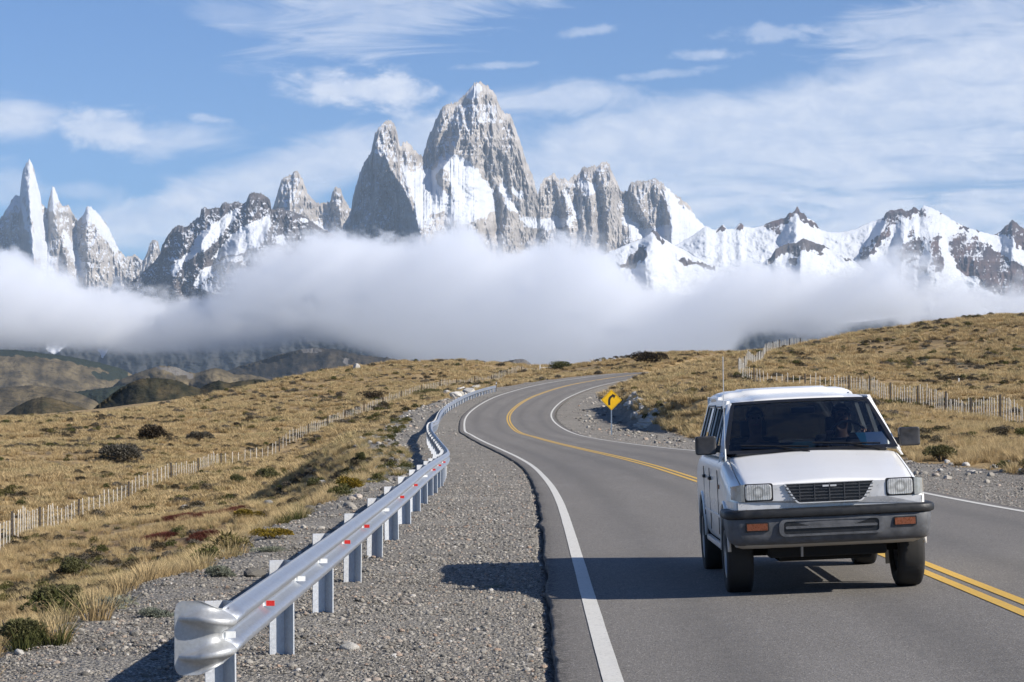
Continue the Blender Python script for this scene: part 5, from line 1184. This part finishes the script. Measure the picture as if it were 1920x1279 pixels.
# ------------------------------------------------------------------ plant prototypes
def blades(n, r0, h0, h1, wid, spread, droop, seed, segs=2, lean=0.):
    rg = np.random.default_rng(seed); V = []; Fq = []; tn = []
    for i in range(n):
        a = rg.uniform(0, 2*math.pi); rr_ = r0*math.sqrt(rg.uniform()); h_ = rg.uniform(h0, h1); out = spread*(rr_/r0*.8+.2)*rg.uniform(.6, 1.3); fa = a+rg.normal()*.5
        bx, by = rr_*math.cos(a), rr_*math.sin(a); dx, dy = math.cos(fa)*out, math.sin(fa)*out; wx, wy = -math.sin(fa+rg.normal()*.8)*wid, math.cos(fa+rg.normal()*.8)*wid
        k = len(V); tv = rg.uniform()
        for q in range(segs+1):
            t_ = q/(segs); z = h_*(t_-droop*t_*t_); w_ = (1-t_)**.7 if q < segs else .0
            px_, py_ = bx+dx*t_**1.5*h_+lean*t_*h_, by+dy*t_**1.5*h_
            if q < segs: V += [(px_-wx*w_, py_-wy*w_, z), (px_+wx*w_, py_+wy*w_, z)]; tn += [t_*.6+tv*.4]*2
            else: V.append((px_, py_, z)); tn.append(1*.6+tv*.4)
        for q in range(segs-1): Fq.append((k+2*q, k+2*q+1, k+2*q+3, k+2*q+2))
        Fq.append((k+2*segs-2, k+2*segs-1, k+2*segs))
    return V, Fq, tn
def leafclump(n, rx, rz, size, seed, hollow=.45, lumps=5, up=.6):
    rg = np.random.default_rng(seed); V = []; Fq = []; tn = []
    cs = [(rg.uniform(-.55, .55), rg.uniform(-.55, .55), rg.uniform(.25, .7), rg.uniform(.35, .6)) for _ in range(lumps)]
    for i in range(n):
        cx_, cy_, cz_, cr_ = cs[rg.integers(lumps)]; d_ = rg.normal(size=3); d_ /= np.linalg.norm(d_); d_[2] = abs(d_[2])*.9-.1
        r_ = cr_*(hollow+(1-hollow)*rg.uniform()**.5); p_ = np.array([cx_, cy_, cz_])+d_*r_; p_ *= (rx, rx, rz); p_[2] = max(p_[2], .01)
        u = rg.normal(size=3)+d_*up*2; u /= np.linalg.norm(u); w_ = np.cross(u, rg.normal(size=3)); w_ /= np.linalg.norm(w_)+1e-9; s_ = size*rg.uniform(.5, 1.4); k = len(V); tv = rg.uniform()
        V += [tuple(p_-w_*s_*.28), tuple(p_+w_*s_*.28), tuple(p_+u*s_)]; Fq.append((k, k+1, k+2)); tn += [tv*.7, tv*.7, min(1, tv*.7+.3)]
    return V, Fq, tn
def leaf_mat(name, lo, hi, alt, inst=True, rough=.8, trans=.25):
    m_ = bpy.data.materials.new(name); m_.use_nodes = True; t_ = m_.node_tree; g_ = G(t_); bs = t_.nodes['Principled BSDF']
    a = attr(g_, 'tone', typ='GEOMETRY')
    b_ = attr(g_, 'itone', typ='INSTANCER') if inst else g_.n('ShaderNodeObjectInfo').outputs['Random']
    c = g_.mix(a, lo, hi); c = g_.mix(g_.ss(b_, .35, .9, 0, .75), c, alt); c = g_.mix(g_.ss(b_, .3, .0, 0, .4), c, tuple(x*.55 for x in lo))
    g_.set(bs.inputs['Base Color'], c); bs.inputs['Roughness'].default_value = rough; bs.inputs['Specular IOR Level'].default_value = .15
    tl = g_.n('ShaderNodeBsdfTranslucent'); g_.set(tl.inputs[0], c); mx = g_.n('ShaderNodeMixShader'); mx.inputs[0].default_value = trans
    t_.links.new(bs.outputs[0], mx.inputs[1]); t_.links.new(tl.outputs[0], mx.inputs[2]); t_.links.new(mx.outputs[0], t_.nodes['Material Output'].inputs[0]); return m_
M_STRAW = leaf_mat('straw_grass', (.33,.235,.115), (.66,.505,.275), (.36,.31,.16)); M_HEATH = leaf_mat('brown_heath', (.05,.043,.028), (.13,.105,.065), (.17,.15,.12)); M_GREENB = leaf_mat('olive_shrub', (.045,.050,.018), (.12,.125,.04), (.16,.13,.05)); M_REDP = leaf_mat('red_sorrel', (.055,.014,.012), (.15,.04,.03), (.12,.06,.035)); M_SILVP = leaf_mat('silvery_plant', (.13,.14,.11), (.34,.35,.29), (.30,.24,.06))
def proto(name, data, mt, coll):
    V, Fq, tn = data; me = bpy.data.meshes.new(name); me.from_pydata(V, [], Fq); me.materials.append(mt); a = me.attributes.new('tone', 'FLOAT', 'POINT'); a.data.foreach_set('value', np.array(tn, np.float32))
    o = bpy.data.objects.new(name, me); coll.objects.link(o); return o
def scatter(name, label, protos, pts, scl, idx, tone, zs=None):
    """points carrying copies of the prototypes: ground cover nobody could count"""
    coll = protos
    me = bpy.data.meshes.new(name); me.vertices.add(len(pts)); me.vertices.foreach_set('co', np.asarray(pts, np.float32).ravel())
    for k, v in (('scl', scl), ('itone', tone), ('tone', tone), ('rotz', rng.uniform(0, 6.28, len(pts)))):
        a = me.attributes.new(k, 'FLOAT', 'POINT'); a.data.foreach_set('value', np.asarray(v, np.float32))
    a = me.attributes.new('idx', 'INT', 'POINT'); a.data.foreach_set('value', np.asarray(idx, np.int32))
    o = link(bpy.data.objects.new(name, me)); ng = bpy.data.node_groups.new(name, 'GeometryNodeTree')
    ng.interface.new_socket('Geometry', in_out='INPUT', socket_type='NodeSocketGeometry'); ng.interface.new_socket('Geometry', in_out='OUTPUT', socket_type='NodeSocketGeometry')
    N = ng.nodes; Lk = ng.links.new; gi = N.new('NodeGroupInput'); go = N.new('NodeGroupOutput'); ip = N.new('GeometryNodeInstanceOnPoints'); ci = N.new('GeometryNodeCollectionInfo')
    ci.inputs['Collection'].default_value = coll; ci.inputs['Separate Children'].default_value = True; ci.inputs['Reset Children'].default_value = True
    def na(nm, ty='FLOAT'):
        q = N.new('GeometryNodeInputNamedAttribute'); q.data_type = ty; q.inputs[0].default_value = nm; return q.outputs[0]
    cb = N.new('ShaderNodeCombineXYZ'); Lk(na('rotz'), cb.inputs[2]); er = N.new('FunctionNodeEulerToRotation'); Lk(cb.outputs[0], er.inputs[0])
    Lk(gi.outputs[0], ip.inputs['Points']); Lk(ci.outputs[0], ip.inputs['Instance']); ip.inputs['Pick Instance'].default_value = True; Lk(na('idx', 'INT'), ip.inputs['Instance Index']); Lk(er.outputs[0], ip.inputs['Rotation']); Lk(na('scl'), ip.inputs['Scale']); Lk(ip.outputs[0], go.inputs[0])
    md = o.modifiers.new('scatter', 'NODES'); md.node_group = ng; return tag(o, label, kind='stuff')
def newcoll(n): return bpy.data.collections.new(n)
def sample(n, x0, x1, y0, y1, pad=2.5):
    y = rng.uniform(y0, y1, n); x = rng.uniform(-1, 1, n)*(x1*1.0+x0*y); m_ = np.abs(x) < .228*y+pad
    return x[m_], y[m_]
c_grass = newcoll('grass_shapes'); c_heath = newcoll('heath_shapes'); c_stone = newcoll('stone_shapes')
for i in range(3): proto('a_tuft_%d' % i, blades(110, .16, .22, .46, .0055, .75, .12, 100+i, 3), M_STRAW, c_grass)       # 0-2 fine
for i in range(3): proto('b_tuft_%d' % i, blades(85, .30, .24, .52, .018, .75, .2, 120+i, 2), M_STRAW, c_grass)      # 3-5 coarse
for i in range(2): proto('c_tuft_%d' % i, blades(90, .13, .10, .30, .006, .9, .1, 140+i, 2), M_GREENB, c_grass)      # 6-7 green
for i in range(2): proto('d_tuft_%d' % i, blades(70, .16, .06, .18, .008, .9, .1, 150+i, 2), M_REDP, c_grass)       # 8-9 red
for i in range(3): proto('a_heath_%d' % i, leafclump(420, .42, .34, .075, 200+i), M_HEATH, c_heath)
for i in range(2): proto('b_heath_%d' % i, leafclump(420, .40, .36, .07, 220+i), M_GREENB, c_heath)
for i in range(2): proto('c_heath_%d' % i, leafclump(300, .30, .16, .05, 230+i), M_SILVP, c_heath)
for i in range(5):
    me = rock_mesh('stone', 300+i, 2, .62, .2, ang=i % 2); me.materials.append(M_STI); c_stone.objects.link(bpy.data.objects.new('stone_%d' % i, me))
def cover(x, y):
    z, gr, o, s_ = ground_at(x, y); return z, gr, o
PX_, PY_, PZ_, PS_, PI_, PT_ = [], [], [], [], [], []
def put(x, y, z, s_, i_, t_):
    PX_.append(x); PY_.append(y); PZ_.append(z); PS_.append(s_); PI_.append(i_); PT_.append(t_)
HX, HY_, HZ, HS, HI, HT = [], [], [], [], [], []
for (n, y0, y1, sm, fine_) in ((26000, 14, 55, .55, 1), (34000, 55, 130, .75, 1), (42000, 130, 260, 1.05, 0), (44000, 260, 430, 1.35, 0), (22000, 430, 600, 1.7, 0)):
    x, y = sample(n, .235, 3, y0, y1); z, gr, o = cover(x, y)
    big = fbm(x*.045, y*.045, 4, 61); md_ = fbm(x*.22, y*.22, 4, 67)
    side = np.abs(o) > 5.6
    shelfv = sstep(np.abs(o), 6.8, 7.6)*(o < 0)          # sparse plants at the rim of the gravel
    keep = side & (gr < .45+.25*rng.uniform(size=len(x))) & (rng.uniform(size=len(x)) < .55+1.1*md_+.5*big)
    red = patch_mask(x, y, RED); brn = patch_mask(x, y, BROWN)
    keep &= ~((red > .25) & (rng.uniform(size=len(x)) < .9)) & ~((brn > .35) & (rng.uniform(size=len(x)) < .8))
    hm = keep & (fbm(x*.09, y*.09, 4, 71)+.6*fbm(x*.4, y*.4, 3, 73) > .10+rng.normal(size=len(x))*.09+.06)
    g1 = keep & ~hm; k_ = g1.sum(); s_ = sm*rng.uniform(.55, 1.35, k_)*(1+.3*md_[g1]); ii = rng.integers(0, 3, k_)+(0 if fine_ else 3)
    gsel = (rng.uniform(size=k_) < (.16 if y0 < 130 else .05)) & (fbm(x[g1]*.15, y[g1]*.15, 3, 77) > .0); ii[gsel] = rng.integers(6, 8, gsel.sum())
    put(x[g1], y[g1], z[g1]-.02*sm, s_, ii, np.clip(.4+.5*big[g1]+rng.normal(size=k_)*.2, 0, 1))
    hm &= rng.uniform(size=len(x)) < .45
    k_ = hm.sum(); HX.append(x[hm]); HY_.append(y[hm]); HZ.append(z[hm]-.02); HS.append(sm*rng.uniform(.5, 1.35, k_)); HI.append(np.where(rng.uniform(size=k_) < .66, rng.integers(0, 3, k_), np.where(rng.uniform(size=k_) < .6, 3+rng.integers(0, 2, k_), 5+rng.integers(0, 2, k_)))); HT.append(rng.uniform(size=k_))
for cx_, cy_, rx, ry in RED:
    n = 260+int(60*rx*ry); x = cx_+rng.normal(size=n)*rx*.42; y = cy_+rng.normal(size=n)*ry*.42; z, gr, o = cover(x, y); put(x, y, z, rng.uniform(.6, 1.4, n), rng.integers(8, 10, n), rng.uniform(0, 1, n))
# sparse plants on the rim and shoulder
n = 2600; y = rng.uniform(13, 190, n); o_ = -rng.uniform(7.6, 10.0, n); xc_ = np.interp(y, cyr, cxr)+o_; z, gr, oo = cover(xc_, y); kp = (fbm(xc_*.5, y*.22, 3, 81) > .12)
put(xc_[kp], y[kp], z[kp], rng.uniform(.35, .9, kp.sum()), rng.choice([0,1,2,6,7], kp.sum()), rng.uniform(0, 1, kp.sum()))
kp2 = (fbm(xc_*.5+9, y*.22, 3, 83) > .18); HX.append(xc_[kp2]); HY_.append(y[kp2]); HZ.append(z[kp2]-.01); HS.append(rng.uniform(.3, .8, kp2.sum())); HI.append(rng.choice([3,4,5,6,6,5], kp2.sum())); HT.append(rng.uniform(0, 1, kp2.sum()))
cat_ = np.concatenate
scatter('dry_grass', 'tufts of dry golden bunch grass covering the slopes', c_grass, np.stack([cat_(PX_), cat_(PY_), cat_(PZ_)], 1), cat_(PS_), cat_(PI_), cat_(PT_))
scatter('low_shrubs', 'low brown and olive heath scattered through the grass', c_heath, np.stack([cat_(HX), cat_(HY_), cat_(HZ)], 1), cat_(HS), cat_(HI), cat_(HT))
# gravel stones
SX_, SY_, SZ_, SS_ = [], [], [], []
for n, y0, y1, a_, b_, pw in ((80000, 11.5, 26, .005, .017, 2.), (24000, 11.5, 40, .008, .036, 4.), (60000, 26, 60, .008, .028, 2.), (26000, 60, 130, .015, .05, 3.), (9000, 130, 300, .03, .10, 3.)):
    x, y = sample(n, .235, 1, y0, y1, 1.); z, gr, o = cover(x, y)
    kp = (np.abs(o) > W+PE+.03) & (np.abs(o) < 13) & (gr > rng.uniform(.05, .9, len(x)))
    s_ = a_+(b_-a_)*rng.uniform(size=kp.sum())**pw
    SX_.append(x[kp]); SY_.append(y[kp]); SS_.append(s_); SZ_.append(z[kp]+s_*.12)
# coarse stones where the shelf breaks into the slope
n = 9000; y = rng.uniform(14, 260, n); sd = rng.uniform(size=n) < .7; o_ = np.where(sd, -rng.uniform(6.6, 11.5, n), rng.uniform(5.4, 9.5, n)); xq = np.interp(y, cyr, cxr)+o_; z, gr, oo = cover(xq, y)
kp = (fbm(xq*.35, y*.18, 4, 91) > .06) & (gr > .12); s_ = .015+.10*rng.uniform(size=kp.sum())**4*(1+y[kp]/220); SX_.append(xq[kp]); SY_.append(y[kp]); SS_.append(s_); SZ_.append(z[kp]+s_*.2)
ns = sum(map(len, SS_)); tn_ = rng.beta(1.6, 1.8, ns)
scatter('gravel_stones', 'loose grey and pale stones strewn over the gravel verges', c_stone, np.stack([cat_(SX_), cat_(SY_), cat_(SZ_)], 1), cat_(SS_), rng.integers(0, 5, ns), tn_)
# ------------------------------------------------------------------ single rocks
def rock(px, py, r_, label, seed, mt=M_ROCKG, flat=.65, ang=0, group=None, sink=.35, yy_=None):
    if yy_: y = yy_; x = (px-CX)/F*y; z = float(ground_at(x, y)[0][0])
    else: x, y, z = on_ground(px, py)
    if r_ > 2: r_ = r_*y/F
    me = rock_mesh('rock', seed, 3, flat, .2, ang); me.materials.append(mt); o = link(bpy.data.objects.new('rock', me)); o.location = (x, y, z+r_*flat*sink); o.scale = (r_,)*3; o.rotation_euler = (0, 0, seed*1.7); return tag(o, label, 'rock', group)
rock(655, 1218, 18, 'smooth pale grey stone on the gravel between guardrail and road', 401, M_ROCK, .55)
rock(818, 1140, 4, 'small white pebble on the gravel left of the white edge line', 403, M_ROCK, .7)
rock(108, 1170, 14, 'pale boulder half buried in the grass at lower left', 405, M_ROCKG, .8)
rock(252, 1192, 11, 'buff coloured stone on the gravel bank near the guardrail end', 406, M_ROCKG, .8)
rock(36, 1228, 11, 'whitish stone at the gravel edge in the lower left corner', 407, M_ROCK, .7)
rock(346, 958, 10, 'grey boulder beside the patch of red plants', 408, M_ROCKG, .75)
rock(503, 948, 11, 'broad grey boulder in grass below the gravel bank', 409, M_ROCKG, .7)
rock(602, 912, 10, 'rounded stone on the rim of the gravel bank behind the guardrail', 410, M_ROCK, .75)
rock(628, 915, 7, 'tilted pale stone next to the green plant on the rim', 411, M_ROCK, .7)
rock(697, 905, 10, 'large round stone just behind the guardrail posts', 412, M_ROCK, .85)
rock(668, 690, 1.0, 'white rock standing on the left hill skyline', 413, M_ROCK, .95, yy_=505)
rock(757, 686, .8, 'small white rock on the skyline further right', 414, M_ROCK, .9, yy_=525)
rg_ = random.Random(4)
for i in range(34):       # heap of pale rocks behind the far guardrail
    px = 836+rg_.random()*62; py = 745-(px-838)*.22+rg_.uniform(-6, 4); rock(px, py, rg_.uniform(.25, .75), 'pale angular rock in the heap behind the far guardrail', 430+i, M_ROCK, .75, 1, 'pale rocks heaped behind the far guardrail')
for i in range(26):       # line of stones at the foot of the right slope
    px = 1755+rg_.random()*165; py = 862+rg_.uniform(-14, 26); rock(px, py, rg_.uniform(.05, .13), 'loose pale stone on the bank right of the wagon', 480+i, M_ROCK, .7, i % 2, 'loose stones on the bank right of the wagon')
# rock face in the cut behind the sign
def outcrop():
    nu_, nv_ = 90, 60; V = []
    u, v_ = np.meshgrid(np.linspace(0, 1, nu_), np.linspace(0, 1, nv_))
    y = 166+u*26; xb = np.interp(y, [160, 167, 170, 176, 185, 195], [10.8, 9.6, 9.1, 9.3, 9.9, 10.6]); z0 = ground_at(xb-.8, y)[0]; zt = ground_at(xb+2.8, y)[0]+.05
    z = z0-.2+(zt-z0+.2)*v_; x = xb+1.9*v_**1.5+v_*.3-(1-u)*.0
    n = fbm(y*.55, z*.8, 5, 95, .6, True); n2 = fbm(y*2.2, z*2.6, 4, 97, .6, True); en = np.sin(np.pi*np.clip(u, 0, 1))**.35
    x = x-(n*1.1+n2*.35-.55)*en*np.where(v_ < .98, 1, .3)+(1-en)*1.4
    return mesh_obj('rock_outcrop', np.stack([x, y, z], -1).reshape(-1, 3), grid_faces(nv_, nu_), M_OUT)
for i in range(26):
    q_ = rg_.random(); px = 1172+36*q_+rg_.uniform(-5, 5); py = 742+rg_.random()*54*(.35+.65*min(1, q_*2)); rock(px, py, rg_.uniform(5, 9.5), 'pale broken rock piled against the road cutting behind the sign', 540+i, M_ROCK, .85, 1, 'pale broken rocks piled against the cutting', sink=.5)
M_OUT = stone_mat('pale_rock_face', False, ((.42,.40,.36), (.50,.48,.44)))
tag(outcrop(), 'broken pale rock face in the road cutting behind the yellow sign', 'rock face')
# ------------------------------------------------------------------ single shrubs
M_SHD = leaf_mat('dark_shrub_leaves', (.028,.022,.014), (.075,.055,.035), (.06,.045,.03), False); M_SHG = leaf_mat('grey_shrub_leaves', (.055,.05,.038), (.15,.135,.105), (.12,.10,.08), False); M_SHO = leaf_mat('green_shrub_leaves', (.05,.055,.025), (.15,.15,.065), (.13,.12,.055), False)
M_SILV1 = leaf_mat('silver_cushion', (.13,.145,.11), (.33,.35,.28), (.25,.24,.14), False); M_YELP = leaf_mat('yellow_cushion', (.10,.085,.025), (.42,.28,.03), (.30,.22,.05), False); M_BARK = plain('twig_bark', (.06,.05,.04), .9, 0, .2, 10)
def shrub(px, py, wpx, hpx, label, seed, mt, yy_=None, n=2600, name='shrub', lf=.11, cat='shrub'):
    if yy_: y = yy_; x = (px-CX)/F*y; z = float(ground_at(x, y)[0][0])
    else: x, y, z = on_ground(px, py)
    w_ = wpx*y/F/2; h_ = hpx*y/F
    e = empty(name, (x, y, z-.03)); tag(e, label, cat); e.rotation_euler = (0, 0, seed)
    V, Fq, tn = leafclump(n, w_*1.05, h_*.92, min(w_, h_)*lf*1.2, seed, .5, 9, .8); o = mesh_obj('foliage', V, Fq, mt, e, attrs={'tone': tn})
    b = MB(); rg2 = random.Random(seed)
    for q in range(9):
        a = rg2.uniform(0, 6.28); r_ = w_*rg2.uniform(.2, .8); b.tube([(0, 0, -.05), (math.cos(a)*r_*.5, math.sin(a)*r_*.5, h_*.35), (math.cos(a)*r_, math.sin(a)*r_, h_*rg2.uniform(.5, .85))], [.03*h_+.005, .02*h_+.004, .004], 5)
    b.build('stem', M_BARK, e); return e
shrub(284, 828, 62, 34, 'nearly black round bush in the golden field, upper of two', 501, M_SHD)
shrub(235, 868, 100, 36, 'wide grey brown bush in the golden field, lower of two', 502, M_SHG, n=3600)
shrub(372, 828, 50, 20, 'low grey bush right of the dark round bush', 503, M_SHG)
shrub(1218, 698, 74, 26, 'dark bush at the road crest beyond the sign', 504, M_SHD, 395)
shrub(1055, 706, 56, 17, 'dark green bush beyond the far bend of the road', 505, M_SHO, 420)
shrub(1765, 866, 62, 34, 'dark green bush behind the wagon mirror at the foot of the slope', 506, M_SHO)
shrub(700, 752, 60, 17, 'dark low bush beside the far stretch of left fence', 507, M_SHD)
shrub(810, 742, 70, 14, 'flat olive bush between left fence and far guardrail', 508, M_SHO)
shrub(500, 902, 52, 26, 'olive bush in the grass between fence and gravel bank', 509, M_SHO)
shrub(450, 908, 34, 22, 'small olive bush left of its larger neighbour below the fence', 510, M_SHO)
shrub(140, 1085, 60, 44, 'green brown bush in tall grass at left', 511, M_SHO)
shrub(110, 1145, 100, 50, 'broad olive shrub near the lower left corner', 512, M_SHO, n=3600)
shrub(30, 1215, 110, 66, 'dark green shrub at the lower left frame edge', 513, M_SHO, n=4200)
shrub(1880, 812, 46, 16, 'olive bush on the right slope below the fence', 514, M_SHG)
shrub(1700, 800, 30, 10, 'small brown bush right behind the wagon', 515, M_SHD)
shrub(1640, 632, 60, 14, 'dark bush on the right skyline at the fence top', 516, M_SHD, 425)
shrub(1760, 612, 50, 10, 'dark low bush on the right skyline', 517, M_SHD, 388)
P_ = dict(name='cushion_plant', cat='plant', lf=.13)
shrub(300, 1158, 78, 26, 'silvery tufted plant on the gravel near the guardrail end', 520, M_SILV1, **P_)
shrub(415, 1082, 66, 26, 'silvery plant with dark shadow left of the second guardrail post', 521, M_SILV1, **P_)
shrub(510, 1012, 82, 24, 'yellow flowering cushion plant left of the fourth post', 522, M_YELP, **P_)
shrub(508, 1035, 70, 16, 'silver green cushion under the yellow flowering one', 523, M_SILV1, **P_)
shrub(655, 920, 50, 28, 'yellow brown cushion plant on the rim behind the guardrail', 524, M_YELP, **P_)
shrub(592, 918, 38, 20, 'bright green plant among stones on the gravel rim', 525, M_SHO, **P_)
shrub(675, 868, 22, 20, 'fresh green plant on the rim higher up', 526, M_SHO, **P_)
shrub(928, 1102, 52, 9, 'small pale plant in the shadow of the wagon', 527, M_SILV1, **P_)
shrub(470, 975, 60, 22, 'mustard cushion plants on the stony slope', 528, M_YELP, **P_)
# white gate by the far fence, short white post on the right slope
x, y, z = P(1024, 697, 470); z = float(ground_at(x, y)[0][0]); gt = empty('gate', (x, y, z)); tag(gt, 'small white gate in the far fence beyond the bend', 'gate')
M_WHT = plain('white_painted_wood', (.75,.75,.72), .6)
for q in (-1.2, 1.2): MB().box(q-.09, q+.09, -.09, .09, -.3, 1.7).build('gate_post', M_WHT, gt)
MB().box(-1.11, 1.11, -.03, .03, 1.0, 1.14).build('rail', M_WHT, gt); MB().box(-1.11, 1.11, -.03, .03, .4, .52).build('rail', M_WHT, gt)
x, y, z = on_ground(1798, 723); o = MB().box(-.05, .05, -.05, .05, -.2, .55).add([(-.05,-.05,.55),(.05,-.05,.55),(.05,.05,.55),(-.05,.05,.55),(0,0,.6)], [(0,1,4),(1,2,4),(2,3,4),(3,0,4)]).build('marker_post', M_WHT); o.location = (x, y, z); tag(o, 'short white post standing alone on the right grassy slope', 'post')
# ------------------------------------------------------------------ air: haze and the bank of low cloud
def vol_mat(name, col, dens, aniso=0.):
    m_ = bpy.data.materials.new(name); m_.use_nodes = True; t = m_.node_tree; t.nodes.clear(); g_ = G(t)
    o = g_.n('ShaderNodeOutputMaterial'); v = g_.n('ShaderNodeVolumePrincipled'); t.links.new(v.outputs[0], o.inputs['Volume'])
    v.inputs['Color'].default_value = (*col, 1); v.inputs['Density'].default_value = dens; v.inputs['Anisotropy'].default_value = aniso
    return m_, g_, v
m_, g_, v = vol_mat('thin_air', (.60, .78, 1.0), 1.5e-5)
tag(MB().box(-15000, 15000, -300, 27000, -90, 3200).build('haze', m_), kind='stuff', label='thin blue haze over the whole valley')
m_, g_, v = vol_mat('cloud', (.955, .97, 1.0), 0., 0.)
co = g_.n('ShaderNodeTexCoord').outputs['Object']; sp = g_.n('ShaderNodeSeparateXYZ'); g_.t.links.new(co, sp.inputs[0])
CD = 12500.
kx = lambda px: (px-CX)*CD/F
kz = lambda py: CAMZ-(py-HY)*CD/F
tops = [(-100,492),(0,482),(90,498),(160,520),(240,528),(330,540),(400,534),(460,482),(520,455),(570,438),(640,430),(700,440),(760,455),(800,440),(860,418),(900,440),(940,462),(1000,450),(1060,440),(1110,452),(1140,478),(1170,505),(1230,515),(1300,512),(1360,498),(1420,500),(1500,505),(1580,505),(1650,486),(1680,495),(1720,528),(1780,545),(1840,535),(2020,530)]
bots = [(-100,655),(0,655),(120,652),(240,660),(400,656),(480,650),(560,640),(620,645),(700,668),(800,700),(1000,730),(1300,720),(1380,640),(1450,622),(1520,640),(1580,618),(1680,612),(1800,640),(2020,640)]
tops = [(a, b+22*float(np.interp(a, [380, 480, 1080, 1180, 1600, 1690], [1, 0, 0, 1, 1, -.6]))) for a, b in tops]
zt = g_.curve(sp.outputs[0], [(kx(a), kz(b)) for a, b in tops], kx(-100), kx(2020), 0, 1200)
zb = g_.curve(sp.outputs[0], [(kx(a), kz(b)) for a, b in bots], kx(-100), kx(2020), 0, 1200)
nA = g_.noise(g_.vmul(co, (1, .7, 1.3)), .0045, 8, .68)
nB = g_.noise(g_.vmul(co, (.7, .5, 1.3)), .0009, 2, .5)
nn = g_.m('SUBTRACT', g_.m('ADD', g_.m('MULTIPLY', nA, .62), g_.m('MULTIPLY', nB, .38)), .515)
up = g_.m('SUBTRACT', zt, sp.outputs[2]); dn = g_.m('SUBTRACT', sp.outputs[2], zb)
a = g_.ss(g_.m('MULTIPLY_ADD', nn, 1150, up), -5, 55); b = g_.ss(g_.m('MULTIPLY_ADD', nn, 260, dn), -20, 110)
hole = g_.ss(g_.m('ADD', nn, g_.lin(sp.outputs[0], 300, 2000, .12, .05)), -.02, .05)
yy_ = g_.ss(g_.m('ABSOLUTE', g_.m('SUBTRACT', sp.outputs[1], CD)), 1050, 600)
dens = g_.m('MULTIPLY', g_.m('MULTIPLY', a, b), g_.m('MULTIPLY', hole, yy_))
g_.t.links.new(g_.m('MULTIPLY', dens, .0052), v.inputs['Density'])
tag(MB().box(-3600, 3600, CD-1050, CD+1050, 60, 1150).build('cloud_bank', m_), kind='stuff', label='low grey white cloud bank lying across the foot of the mountains')
